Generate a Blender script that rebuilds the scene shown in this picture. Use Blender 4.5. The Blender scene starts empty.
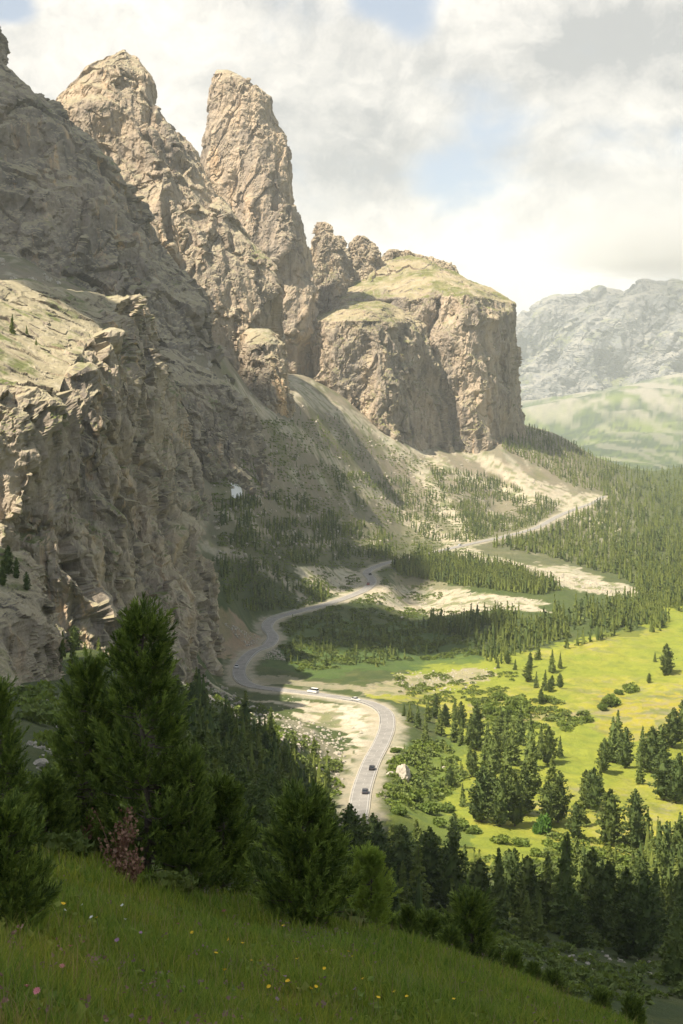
import bpy, math, random, time
import numpy as np
T0 = time.time()
PI = math.pi
rng = np.random.default_rng(7)
random.seed(7)
sc = bpy.context.scene
COL = sc.collection

# ---------------------------------------------------------------- camera model
FPX, PITCH = 1422.0, math.radians(4.5)
CW, CH = 683, 1024
def ray(px, py):
    dx = (np.asarray(px, float) - CW / 2) / FPX
    dy = (CH / 2 - np.asarray(py, float)) / FPX
    x = dx
    y = math.cos(PITCH) + dy * math.sin(PITCH)
    z = -math.sin(PITCH) + dy * math.cos(PITCH)
    return x, y, z
def azw(px, py):
    x, y, z = ray(px, py)
    return np.arctan2(x, y), z / np.hypot(x, y)
def P(px, py, r):
    a, w = azw(px, py)
    return np.stack([r * np.sin(a), r * np.cos(a), r * w], -1)
def to_px(p):
    x, y, z = p[..., 0], p[..., 1], p[..., 2]
    fwd = y * math.cos(PITCH) - z * math.sin(PITCH)
    up = y * math.sin(PITCH) + z * math.cos(PITCH)
    fwd = np.where(fwd < .1, .1, fwd)
    return CW / 2 + FPX * x / fwd, CH / 2 - FPX * up / fwd

# ---------------------------------------------------------------- noise
_perm = np.random.default_rng(3).permutation(256).astype(np.int32)
_perm = np.concatenate([_perm, _perm, _perm])
_g = np.random.default_rng(5).normal(size=(256, 3)); _g /= np.linalg.norm(_g, axis=1, keepdims=True)
_g = _g.astype(np.float32)
def perlin(p):
    p = np.asarray(p, np.float32)
    i = np.floor(p).astype(np.int32); f = p - i
    u = f * f * f * (f * (f * 6 - 15) + 10)
    i &= 255
    X, Y, Z = i[..., 0], i[..., 1], i[..., 2]
    fx, fy, fz = f[..., 0], f[..., 1], f[..., 2]
    out = 0
    for dx in (0, 1):
        wx = u[..., 0] if dx else 1 - u[..., 0]
        a = _perm[X + dx]
        for dy in (0, 1):
            wy = u[..., 1] if dy else 1 - u[..., 1]
            b = _perm[a + Y + dy]
            for dz in (0, 1):
                wz = u[..., 2] if dz else 1 - u[..., 2]
                g = _g[_perm[b + Z + dz]]
                out = out + wx * wy * wz * (g[..., 0] * (fx - dx) + g[..., 1] * (fy - dy) + g[..., 2] * (fz - dz))
    return out * 1.5
def fbm(p, oct=4, gain=.5, lac=2.03):
    s, a, q = 0, 1.0, np.asarray(p, np.float32)
    for k in range(oct):
        s = s + a * perlin(q + 17.3 * k); a *= gain; q = q * lac
    return s
def facets(p):
    p = np.asarray(p, np.float32); i = np.floor(p).astype(np.int32); f = p - i
    sh = p.shape[:-1]; d1 = np.full(sh, 9., np.float32); d2 = d1.copy(); v = np.zeros_like(d1); tl = np.zeros_like(d1)
    for dx in (-1, 0, 1):
        for dy in (-1, 0, 1):
            for dz in (-1, 0, 1):
                h = _perm[_perm[_perm[(i[..., 0] + dx) & 255] + ((i[..., 1] + dy) & 255)] + ((i[..., 2] + dz) & 255)]
                q = _g[h] * .45 + .5 + np.array([dx, dy, dz], np.float32) - f
                d = (q * q).sum(-1); new = d < d1
                d2 = np.where(new, d1, np.minimum(d2, d)); d1 = np.where(new, d, d1)
                v = np.where(new, h / 255., v); tl = np.where(new, (_g[(h + 91) & 255] * q).sum(-1), tl)
    d1 = np.sqrt(d1); return d1, np.sqrt(d2) - d1, v, tl
def smooth(a, b, x):
    t = np.clip((x - a) / (b - a), 0, 1); return t * t * (3 - 2 * t)

# ---------------------------------------------------------------- mesh helpers
def mesh_np(name, V, F, mat=None, smooth_sh=True, cols=None, mats=None, mi=None):
    V = np.ascontiguousarray(V, np.float32); F = np.ascontiguousarray(F, np.int32)
    me = bpy.data.meshes.new(name)
    n, k = F.shape
    me.vertices.add(len(V)); me.vertices.foreach_set('co', V.ravel())
    me.loops.add(n * k); me.loops.foreach_set('vertex_index', F.ravel())
    me.polygons.add(n); me.polygons.foreach_set('loop_start', np.arange(0, n * k, k, dtype=np.int32))
    try: me.polygons.foreach_set('loop_total', np.full(n, k, np.int32))
    except Exception: pass
    me.polygons.foreach_set('use_smooth', np.full(n, smooth_sh, bool))
    for m in (mats or ([mat] if mat else [])): me.materials.append(m)
    if mi is not None: me.polygons.foreach_set('material_index', np.ascontiguousarray(mi, np.int32))
    if cols is not None:
        for nm, c in cols.items():
            at = me.color_attributes.new(nm, 'FLOAT_COLOR', 'POINT')
            c4 = np.ones((len(V), 4), np.float32); c4[:, :c.shape[1]] = c
            at.data.foreach_set('color', c4.ravel())
    me.update(calc_edges=True)
    return me
def link(name, me, parent=None, loc=None, **props):
    o = bpy.data.objects.new(name, me); COL.objects.link(o)
    if parent is not None: o.parent = parent
    if loc is not None: o.location = loc
    for k, v in props.items(): o[k] = v
    return o
def grid_faces(M, N, wrap=False):
    i = np.arange(M - 1)[:, None]; j = np.arange(N if wrap else N - 1)[None, :]
    a = i * N + j; b = i * N + (j + 1) % N; c = (i + 1) * N + (j + 1) % N; d = (i + 1) * N + j
    return np.stack([a, b, c, d], -1).reshape(-1, 4)
def grid_normals(G, wrap=False):
    if wrap: du = np.roll(G, -1, 1) - np.roll(G, 1, 1)
    else: du = np.gradient(G, axis=1)
    dv = np.gradient(G, axis=0)
    n = np.cross(du, dv); l = np.linalg.norm(n, axis=-1, keepdims=True)
    return n / np.maximum(l, 1e-9)

# ---------------------------------------------------------------- node helpers
def new_mat(name):
    m = bpy.data.materials.new(name); m.use_nodes = True
    nt = m.node_tree; nt.nodes.clear()
    out = nt.nodes.new('ShaderNodeOutputMaterial'); b = nt.nodes.new('ShaderNodeBsdfPrincipled')
    nt.links.new(b.outputs[0], out.inputs[0]); b.inputs['Roughness'].default_value = .9
    b.inputs['Specular IOR Level'].default_value = .25
    return m, nt, b
class NT:
    def __init__(s, nt): s.nt = nt
    def n(s, t, **kw):
        x = s.nt.nodes.new(t)
        for k, v in kw.items(): setattr(x, k, v)
        return x
    def put(s, node, key, v):
        i = node.inputs[key]
        if hasattr(v, 'is_output') or isinstance(v, bpy.types.NodeSocket): s.nt.links.new(v, i)
        else: i.default_value = v
    def math(s, op, a, b=0., clamp=False):
        x = s.n('ShaderNodeMath', operation=op); x.use_clamp = clamp
        s.put(x, 0, a); s.put(x, 1, b); return x.outputs[0]
    def mapping(s, vec, scale, loc=(0, 0, 0)):
        x = s.n('ShaderNodeMapping'); s.put(x, 'Vector', vec); x.inputs['Scale'].default_value = scale; x.inputs['Location'].default_value = loc; return x.outputs[0]
    def noise(s, vec, scale, detail=4, rough=.5, dist=0.):
        x = s.n('ShaderNodeTexNoise'); s.put(x, 'Vector', vec); s.put(x, 'Scale', scale); s.put(x, 'Detail', detail); s.put(x, 'Roughness', rough); s.put(x, 'Distortion', dist)
        return x.outputs[0]
    def voro(s, vec, scale, feature='F1'):
        x = s.n('ShaderNodeTexVoronoi', feature=feature); s.put(x, 'Vector', vec); s.put(x, 'Scale', scale); return x.outputs[0]
    def rng(s, v, a, b, c=0., d=1.):
        x = s.n('ShaderNodeMapRange'); x.clamp = True
        for k, q in zip((0, 1, 2, 3, 4), (v, a, b, c, d)): s.put(x, k, q)
        return x.outputs[0]
    def mix(s, f, a, b, mode='MIX'):
        x = s.n('ShaderNodeMix', data_type='RGBA', blend_type=mode)
        s.put(x, 0, f)
        for k, v in ((6, a), (7, b)):
            if isinstance(v, (tuple, list)): v = (*v[:3], 1)
            s.put(x, k, v)
        return x.outputs[2]
    def bump(s, h, strength, dist):
        x = s.n('ShaderNodeBump'); s.put(x, 'Height', h); s.put(x, 'Strength', strength); s.put(x, 'Distance', dist); return x.outputs[0]

# ---------------------------------------------------------------- rock material
def rock_material(name, S, base=(.42, .345, .26), dark=(.175, .152, .13), tan=(.56, .39, .235), tops=(.33, .29, .19), green=(.13, .15, .05), green_amt=.3, tall=4.):
    """S: size in metres of the main cracks"""
    m, nt, b = new_mat(name); N = NT(nt)
    co = N.n('ShaderNodeTexCoord').outputs['Object']
    geo = N.n('ShaderNodeNewGeometry')
    st = N.mapping(co, (1, 1, 1 / tall))
    n1 = N.noise(st, .6 / S, 5, .6, .6); n2 = N.noise(co, 2.2 / S, 5, .65); n3 = N.noise(N.mapping(co, (1, 1, .10), (9, 4, 2)), 1.5 / S, 5, .62, .5)
    n4 = N.noise(co, .13 / S, 3, .5)
    c = N.mix(N.rng(n1, .36, .62), dark, base)
    c = N.mix(N.math('MULTIPLY', N.rng(n3, .56, .66), N.rng(n4, .42, .60)), c, tan)
    c = N.mix(N.math('MULTIPLY', N.rng(n3, .44, .34), .8), c, tuple(x * .55 for x in dark))
    c = N.mix(N.rng(n2, .35, .7, 0, .45), c, N.mix(.45, c, (.60, .55, .46)))
    wv = N.n('ShaderNodeVectorMath', operation='MULTIPLY_ADD'); wn = N.n('ShaderNodeTexNoise'); N.put(wn, 'Vector', co); N.put(wn, 'Scale', 1.3 / S); N.put(wn, 'Detail', 3)
    N.put(wv, 0, wn.outputs['Color']); wv.inputs[1].default_value = (S * .9, S * .9, S * .9); N.put(wv, 2, co)
    vo = N.n('ShaderNodeTexVoronoi'); N.put(vo, 'Vector', N.mapping(wv.outputs[0], (1, 1, .38))); N.put(vo, 'Scale', 2.1 / S)
    vs_ = N.n('ShaderNodeSeparateXYZ'); N.put(vs_, 0, vo.outputs['Color'])
    c = N.mix(N.rng(vs_.outputs[0], .5, 1., 0, .45), c, N.mix(1., c, (.62, .62, .64), 'MULTIPLY'))
    bed = N.noise(N.mapping(wv.outputs[0], (.12, .12, 1.1)), 1.9 / S, 3, .6)
    c = N.mix(N.rng(bed, .60, .66, 0, .18), c, tuple(x * .6 for x in dark))
    
    
    # ledges and tops: rubble and thin turf where the surface lies flatter
    nz = N.n('ShaderNodeSeparateXYZ'); N.put(nz, 0, geo.outputs['Normal']); nzv = nz.outputs[2]
    led = N.rng(N.math('ADD', nzv, N.math('MULTIPLY', N.math('SUBTRACT', n2, .5), .5)), .50, .72)
    g = N.mix(N.rng(N.noise(co, .5 / S, 4, .6), .62 - green_amt * .3, .72 - green_amt * .3), tops, green)
    g = N.mix(N.rng(n2, .5, .75, 0, .6), g, (.50, .45, .36))
    c = N.mix(led, c, g)
    nt.links.new(c, b.inputs['Base Color'])
    h = N.math('ADD', N.math('MULTIPLY', n1, 1.2), N.math('MULTIPLY', n2, .7))
    h = N.math('ADD', h, N.math('ADD', N.math('MULTIPLY', N.noise(co, 9 / S, 4, .7), .3), N.math('MULTIPLY', vs_.outputs[0], .45)))
    nt.links.new(N.bump(h, .75, S * .2), b.inputs['Normal'])
    b.inputs['Roughness'].default_value = .95; b.inputs['Specular IOR Level'].default_value = .15
    return m

# ---------------------------------------------------------------- massifs: stacked sections, displaced
def displace(G, K, amp, wl, seed, strata, tall, fade, big=1., tops=.35):
    s3 = np.array([1, 1, 1 / tall]); off = np.array([seed * 31.7, seed * 11.3, seed * 5.1])
    def normals(G):
        n = grid_normals(G, True)
        return -n if (n * (G - K)).sum() < 0 else n
    nrm = normals(G)
    warp = fbm(G / (wl * 1.3) + off + 40, 2)[..., None] * .35
    q = G * s3 / wl + off + warp
    # buttresses and gullies, then ever smaller tilted facets with cracks between them
    d = big * amp * (1.5 * (1 - np.abs(perlin(q)) * 2) + .8 * (1 - 2 * np.abs(perlin(q * 2.1 + 5))) - 1.3)
    steep = 1 - smooth(.45, .85, np.abs(nrm[..., 2]))
    G = G + nrm * np.array([1, 1, .35]) * (d * fade * (tops + (1 - tops) * steep))[..., None]
    # spread the columns evenly along each ring again, closer on the side towards the valley
    Nn = G.shape[1]; cy = np.broadcast_to(K[..., 1], G.shape[:2]).mean(1); R2 = np.concatenate([G, G[:, :1]], 1); tgt = np.linspace(0, 1, Nn, endpoint=False)
    for i in range(len(G)):
        seg = np.hypot(*(np.diff(R2[i, :, :2], axis=0).T)) + 1e-4; seg = seg * np.where(G[i, :, 1] > cy[i] + 5, .3, 1.)
        u = np.r_[0, np.cumsum(seg)]; u = .85 * u / u[-1] + .15 * np.linspace(0, 1, Nn + 1)
        for k in range(3): G[i, :, k] = np.interp(tgt, u, R2[i, :, k])
    nrm = normals(G)
    d = 0
    rot = np.array([[.94, .1, -.32], [-.06, .99, .12], [.33, -.1, .94]])
    for k, (sz, am_, zt) in enumerate([(.5, .44, tall), (.22, .20, tall * 1.2), (.09, .065, tall * .8), (.042, .026, max(1.6, tall * .4))]):
        q = (G @ rot.T) * np.array([1, 1, 1 / zt]) / (wl * sz) + off + (k + 1) * 13.1 + warp * (1 if k < 2 else .5) + (.35 * fbm(G / (wl * sz * .5) + k, 2))[..., None]
        f1, f21, v, tl = facets(q)
        d = d + amp * am_ * (1.7 * tl + 1.1 * (v - .5)) - amp * am_ * .22 * (1 - smooth(0, .09, f21))
    d = d + amp * .16 * (1 - 2.4 * np.abs(perlin(G * np.array([1, 1, .22]) / (wl * .12) + off)))
    zz = G[..., 2] / (wl * .2) + 1.1 * fbm(G / (wl * 1.7) + off, 2) + .25 * G[..., 0] / (wl * .5)
    fr = zz - np.floor(zz); stp = np.where(fr < .8, fr / .8, (1 - fr) / .2)
    d = d - strata * amp * .03 * stp * np.clip(1 + 1.5 * perlin(G / (wl * .6) + 3), 0, 2)
    d = d + amp * .055 * fbm(G * np.array([1, 1, .55]) / (wl * .035) + off, 3, .55)
    return G + (nrm * np.array([1, 1, .5])) * (d * np.clip(fade * 2.6, 0, 1) * (max(tops, .3) + (1 - max(tops, .3)) * steep))[..., None]
def resample(K, seg, M):
    t = np.linspace(0, seg[-1], M)
    K = np.stack([np.interp(t, seg, K[:, k]) for k in range(K.shape[1])], 1)
    ker = np.ones(max(3, M // 60)); ker /= ker.sum(); h = len(ker) // 2
    for k in range(K.shape[1]):
        K[:, k] = np.convolve(np.pad(K[:, k], h, mode='reflect', reflect_type='odd'), ker, 'same')[h:h + M]
    return K
from concurrent.futures import ThreadPoolExecutor
POOL = ThreadPoolExecutor(4); JOBS = []
def massif(name, levels, mat, label=None, **kw):
    """a rock mass given as stacked closed sections: (py, left px, right px, distance, half depth)"""
    JOBS.append((name, mat, label, POOL.submit(massif_geo, levels, **kw)))
def massif_geo(levels, M=420, Nn=520, amp=18., wl=90., n_exp=2.6, seed=0., strata=2., tall=3.5, front=.62, rotm=0., big=1., tops=.35):
    L = np.array(levels, float)
    aL, _ = azw(L[:, 1], L[:, 0]); aR, _ = azw(L[:, 2], L[:, 0]); _, w = azw((L[:, 1] + L[:, 2]) / 2, L[:, 0])
    rc, b = L[:, 3], L[:, 4]
    z = w * (rc - .5 * b)
    am = (aL + aR) / 2; ha = np.tan((aR - aL) / 2) * rc
    K = np.stack([rc * np.sin(am), rc * np.cos(am), z, ha, b, am + rotm], 1)
    seg = np.r_[0, np.cumsum(np.maximum(np.abs(np.diff(z)) + .6 * np.abs(np.diff(b)) + .3 * np.abs(np.diff(ha)), 1.))]
    K = resample(K, seg, M)
    # angles: most of them on the side that faces the valley
    nf = int(Nn * front)
    th = np.r_[np.linspace(-PI, 0, nf, endpoint=False), np.linspace(0, PI, Nn - nf, endpoint=False)]
    ct, st = np.cos(th), np.sin(th); e = 2 / n_exp
    ux = np.sign(ct) * np.abs(ct) ** e; uy = np.sign(st) * np.abs(st) ** e
    lx = np.maximum(K[:, 3], .5)[:, None] * ux; ly = np.maximum(K[:, 4], .5)[:, None] * uy
    sa, ca = np.sin(K[:, 5])[:, None], np.cos(K[:, 5])[:, None]
    G = np.stack([K[:, 0][:, None] + lx * ca + ly * sa, K[:, 1][:, None] - lx * sa + ly * ca, np.repeat(K[:, 2][:, None], Nn, 1)], -1)
    fade = smooth(0, .10, np.linspace(0, 1, M))[:, None] * .75 + .25
    return displace(G, K[:, None, :3], amp, wl, seed, strata, tall, fade, big, tops)
def cliff_geo(plan, prof, ztop, M=420, Nn=900, amp=10., wl=60., seed=0., strata=1.5, tall=4., big=1., front=None, tops=.12):
    """a cliff given by its rim in plan (px, distance), a profile (inset or outset, drop) and the lie of its top"""
    Q = np.array([P(px, 500, r)[:2] for px, r in plan])
    n = len(Q); seg = np.linalg.norm(np.roll(Q, -1, 0) - Q, axis=1) * np.array([p[2] if len(p) > 2 else 1 for p in front])
    u = np.r_[0, np.cumsum(seg)]; t = np.linspace(0, u[-1], Nn, endpoint=False)
    Qc = np.vstack([Q, Q[:1]]); X = np.stack([np.interp(t, u, Qc[:, k]) for k in range(2)], 1)
    for _ in range(int(Nn * .012) + 3): X = X * .5 + .25 * (np.roll(X, 1, 0) + np.roll(X, -1, 0))
    tg = np.roll(X, -1, 0) - np.roll(X, 1, 0); tg /= np.linalg.norm(tg, axis=1, keepdims=True); nn = np.stack([tg[:, 1], -tg[:, 0]], 1)
    c = X.mean(0)
    if (nn * (X - c)).sum() < 0: nn = -nn
    R_ = np.array(prof, float); sg = np.r_[0, np.cumsum(np.hypot(np.diff(R_[:, 0]) * np.where(R_[:-1, 0] < -.01, 150, 1), np.diff(R_[:, 1])))]
    K = resample(R_, sg, M)
    s_, dz = K[:, 0], K[:, 1]                       # s_ < 0: inset as a fraction of the way to the middle; > 0: metres outwards
    G2 = X[None] + (c - X)[None] * np.clip(-s_, 0, .995)[:, None, None] + nn[None] * np.clip(s_, 0, None)[:, None, None]
    G = np.concatenate([G2, (ztop(G2[..., 0], G2[..., 1]) * np.where(dz < 0, 1, 1)[:, None] + dz[:, None])[..., None]], -1)
    # below the rim the height hangs from the rim, not from the ground under the face
    zr = ztop(X[:, 0], X[:, 1])[None] + dz[:, None]; G[..., 2] = np.where((s_ > 0)[:, None], zr, G[..., 2])
    fade = np.where(s_ > -.25, 1, .3)[:, None] * np.ones((1, Nn))
    Kc = np.concatenate([np.broadcast_to(c, (M, 1, 2)), G[..., 2:].mean(1, keepdims=True) - 30], -1)
    return displace(G, Kc, amp, wl, seed, strata, tall, fade, big, .12)
def finish_massifs():
    for name, mat, label, job in JOBS:
        G = job.result(); M, Nn = G.shape[:2]
        V = np.vstack([G.reshape(-1, 3), G[0].mean(0)[None] + np.array([[0, 0, .3]])])
        F = grid_faces(M, Nn, True)
        j = np.arange(0, Nn, 2); cap = np.stack([np.full(len(j), M * Nn), (j + 2) % Nn, (j + 1) % Nn, j], 1)
        o = link(name, mesh_np(name, V, np.vstack([F[:, ::-1], cap[:, ::-1]]), mat, False), kind='structure')
        if label: o['label'] = label
    print('massifs', round(time.time() - T0, 1))

rock_near = rock_material('rock_near_cliff', 9., tall=3.5, green_amt=.35)
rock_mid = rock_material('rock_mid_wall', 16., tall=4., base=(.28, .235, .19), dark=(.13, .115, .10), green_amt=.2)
rock_tow = rock_material('rock_peaks', 22., tall=3., base=(.50, .39, .275), dark=(.21, .175, .145), green_amt=.05)
rock_but = rock_material('rock_buttress', 24., tall=5., base=(.47, .37, .27), green=(.15, .155, .05), green_amt=.55, tops=(.33, .28, .17))
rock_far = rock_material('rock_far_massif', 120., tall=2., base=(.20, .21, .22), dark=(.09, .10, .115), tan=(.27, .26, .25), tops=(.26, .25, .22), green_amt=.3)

def shelf(x, y):
    z = 5 - .51 * (x + 113) + .133 * (y - 466)
    return np.minimum(z, 58 + .1 * (z - 58)) + 3 * fbm(np.stack([x, y, x * 0], -1) / 30, 3)
JOBS.append(('near_cliff', rock_near, 'huge near grey cliff with a turfed shelf on its top', POOL.submit(cliff_geo,
    [(-420, 560), (-200, 500), (-60, 468), (20, 478), (56, 505), (72, 560), (88, 620), (100, 680), (108, 730), (120, 800), (134, 868), (70, 900), (-100, 900), (-420, 860)],
    [(-.99, 0), (-.5, 0), (-.2, 0), (-.05, 0), (0.2, 0), (3, -6), (8, -30), (16, -55), (24, -80), (34, -105), (40, -130), (48, -160)], shelf,
    front=[(0, 0, .4), (0, 0, 1), (0, 0, 1.6), (0, 0, 1.6), (0, 0, 1.4), (0, 0, 1.3), (0, 0, 1.2), (0, 0, 1.2), (0, 0, 1), (0, 0, .8), (0, 0, .2), (0, 0, .15), (0, 0, .15), (0, 0, .15)],
    M=420, Nn=1400, amp=9.5, wl=62, seed=1., tall=7., strata=.0, big=1.25, tops=.3)))
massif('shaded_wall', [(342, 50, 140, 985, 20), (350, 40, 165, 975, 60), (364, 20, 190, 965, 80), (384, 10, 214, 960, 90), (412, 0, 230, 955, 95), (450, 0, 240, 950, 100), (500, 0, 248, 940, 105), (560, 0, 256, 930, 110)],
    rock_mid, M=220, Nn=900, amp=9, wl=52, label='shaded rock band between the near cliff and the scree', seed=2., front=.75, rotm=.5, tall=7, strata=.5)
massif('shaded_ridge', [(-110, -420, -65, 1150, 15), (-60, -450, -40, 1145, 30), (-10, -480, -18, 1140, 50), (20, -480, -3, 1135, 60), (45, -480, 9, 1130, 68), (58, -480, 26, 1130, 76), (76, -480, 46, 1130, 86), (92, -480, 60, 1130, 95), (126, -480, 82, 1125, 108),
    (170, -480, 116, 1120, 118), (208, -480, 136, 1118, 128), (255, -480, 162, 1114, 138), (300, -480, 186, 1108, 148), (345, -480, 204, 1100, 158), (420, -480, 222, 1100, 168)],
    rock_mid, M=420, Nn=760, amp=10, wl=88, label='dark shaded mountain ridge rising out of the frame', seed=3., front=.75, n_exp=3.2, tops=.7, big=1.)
massif('broad_peak', [(52, 122, 128, 1360, 5), (57, 108, 137, 1360, 14), (66, 88, 142, 1360, 24), (74, 80, 149, 1360, 34), (95, 58, 157, 1360, 45), (125, 44, 175, 1360, 62), (150, 36, 194, 1360, 75), (180, 28, 211, 1355, 85), (215, 14, 236, 1350, 98),
    (265, 0, 264, 1342, 105), (300, -10, 274, 1335, 110), (345, -30, 276, 1330, 112), (400, -50, 278, 1330, 114), (460, -60, 280, 1330, 116)],
    rock_tow, M=480, Nn=620, amp=9, wl=92, label='broad sunlit grey peak with a blunt summit', tops=1., seed=4.3, front=.72, n_exp=2.1)
massif('rock_tower', [(70, 216, 228, 1655, 6), (76, 210, 242, 1655, 15), (86, 207, 255, 1655, 25), (100, 204, 268, 1655, 32), (125, 202, 278, 1655, 38), (150, 200, 289, 1655, 44), (195, 198, 299, 1655, 52), (222, 196, 306, 1655, 60), (250, 192, 314, 1653, 66),
    (290, 184, 319, 1650, 74), (340, 176, 320, 1650, 78), (400, 170, 316, 1650, 82), (450, 160, 317, 1650, 84)],
    rock_tow, M=460, Nn=520, amp=8, wl=80, label='tall rounded rock tower standing behind the broad peak', tops=1., seed=5.1, front=.72, n_exp=2.2)
for k, (lv, lb) in enumerate([
    ([(222, 317, 325, 1800, 5), (232, 313, 333, 1800, 12), (258, 310, 344, 1800, 22), (285, 303, 350, 1800, 34), (312, 300, 352, 1800, 40)], 'jagged shoulder pinnacle just beside the tall rock tower'),
    ([(236, 357, 365, 1840, 6), (244, 352, 371, 1840, 12), (262, 348, 380, 1840, 22), (290, 340, 386, 1840, 36), (318, 336, 390, 1840, 40)], 'rounded pinnacle standing at the back of the turfed plateau'),
    ([(236, 335, 341, 1830, 4), (252, 330, 346, 1830, 12), (275, 322, 358, 1830, 24), (300, 316, 362, 1830, 34), (320, 310, 362, 1830, 36)], 'low split pinnacle in the gap between two higher ones'),
    ([(249, 390, 398, 1870, 5), (254, 384, 414, 1870, 14), (263, 378, 448, 1870, 24), (275, 370, 462, 1870, 34), (310, 360, 470, 1870, 50)], 'low toothed crest along the back of the plateau')]):
    massif('rock_spire', lv, rock_tow, M=180, Nn=240, amp=6, wl=30, tops=1., label=lb, seed=6. + k, n_exp=2.2)
massif('plateau', [(256, 384, 412, 1880, 14), (262, 378, 436, 1870, 28), (272, 368, 456, 1855, 48), (284, 358, 479, 1840, 70), (293, 352, 494, 1825, 92), (300, 350, 502, 1815, 102), (312, 348, 505, 1812, 106), (330, 347, 507, 1810, 108), (380, 346, 511, 1810, 112), (440, 344, 516, 1810, 118), (500, 340, 525, 1810, 126)],
    rock_but, M=360, Nn=620, amp=8, wl=74, label='buttress with a turfed plateau and a blunt prow', seed=8.9, front=.75, n_exp=5., tall=9, strata=.4, big=1.5, tops=.5, rotm=.33)
massif('pale_buttress', [(302, 350, 384, 1700, 12), (309, 342, 396, 1680, 36), (315, 337, 402, 1660, 56), (322, 334, 406, 1650, 66), (334, 333, 409, 1646, 70), (380, 335, 416, 1642, 74), (420, 338, 424, 1640, 78), (455, 342, 432, 1640, 82), (500, 345, 440, 1640, 86)],
    rock_but, M=340, Nn=560, amp=8, wl=58, label='pale buttress with a flat turfed top above the scree', seed=9.4, front=.75, n_exp=5., tall=9, strata=.4, big=1.2, tops=.5, rotm=.5)
massif('rock_knob', [(329, 248, 268, 1190, 8), (334, 242, 274, 1188, 18), (345, 240, 281, 1184, 28), (380, 238, 286, 1180, 34), (420, 232, 294, 1180, 46)],
    rock_tow, M=160, Nn=220, amp=4, wl=30, label='small rock block with a sunlit top on the scree', seed=10., front=.72)
massif('dark_crag', [(552, -160, 2, 330, 10), (566, -190, 18, 328, 22), (585, -200, 28, 324, 30), (620, -220, 36, 318, 40), (670, -240, 44, 310, 46), (720, -250, 50, 304, 50), (790, -250, 56, 300, 56)],
    rock_near, M=240, Nn=380, amp=4, wl=24, label='dark crag with small pines on its ledge', seed=11., front=.8)
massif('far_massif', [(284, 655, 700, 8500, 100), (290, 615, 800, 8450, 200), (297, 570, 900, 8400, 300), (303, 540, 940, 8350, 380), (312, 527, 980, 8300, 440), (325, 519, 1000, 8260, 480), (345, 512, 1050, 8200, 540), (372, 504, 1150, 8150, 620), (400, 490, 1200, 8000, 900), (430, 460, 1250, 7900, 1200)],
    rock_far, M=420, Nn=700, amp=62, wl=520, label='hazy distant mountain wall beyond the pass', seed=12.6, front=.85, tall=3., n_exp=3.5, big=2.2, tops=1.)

# ---------------------------------------------------------------- terrain
ROAD_PX = [(338, 895, -113), (344, 860, -115), (352, 830, -118), (358, 811, -120), (362, 788, -122), (371, 762, -124), (381, 743, -125), (387, 726, -126), (385, 712, -127), (370, 703, -128), (345, 698, -128.5), (310, 693, -129), (276, 689, -129),
    (251, 685, -129), (240, 677, -129), (240.5, 665, -128.5), (252, 652, -128), (268, 645, -127.5), (273, 636, -127), (267, 627, -126.5), (274, 618.5, -126), (299, 611, -125.5), (329, 603, -125), (352, 595, -124.5), (367, 588, -124),
    (372, 580, -123), (367, 572, -122.5), (377, 566, -122), (394, 561, -121.5), (425, 554, -121), (455, 547, -121), (478, 542, -120.5), (505, 536, -120), (535, 528, -118.5), (556, 517, -116.5), (572, 510, -115), (592, 503, -112), (604, 496, -109)]
def catmull(p, n):
    p = np.asarray(p, float); q = np.vstack([2 * p[0] - p[1], p, 2 * p[-1] - p[-2]]); out = []
    for i in range(1, len(q) - 2):
        t = np.linspace(0, 1, n, endpoint=False)[:, None]
        a, b, c, d = q[i - 1], q[i], q[i + 1], q[i + 2]
        out.append(.5 * (2 * b + (c - a) * t + (2 * a - 5 * b + 4 * c - d) * t ** 2 + (3 * b - 3 * c + d - a) * t ** 3))
    return np.vstack(out + [p[-1:]])
_a, _w = azw([p[0] for p in ROAD_PX], [p[1] for p in ROAD_PX])
_z = np.array([p[2] for p in ROAD_PX]); _r = _z / _w
road_ctl = np.stack([_r * np.sin(_a), _r * np.cos(_a), _z], 1)
road_c = catmull(road_ctl, 14)
for _ in range(3):
    road_c[1:-1] = road_c[1:-1] * .5 + .25 * (road_c[:-2] + road_c[2:])

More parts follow.
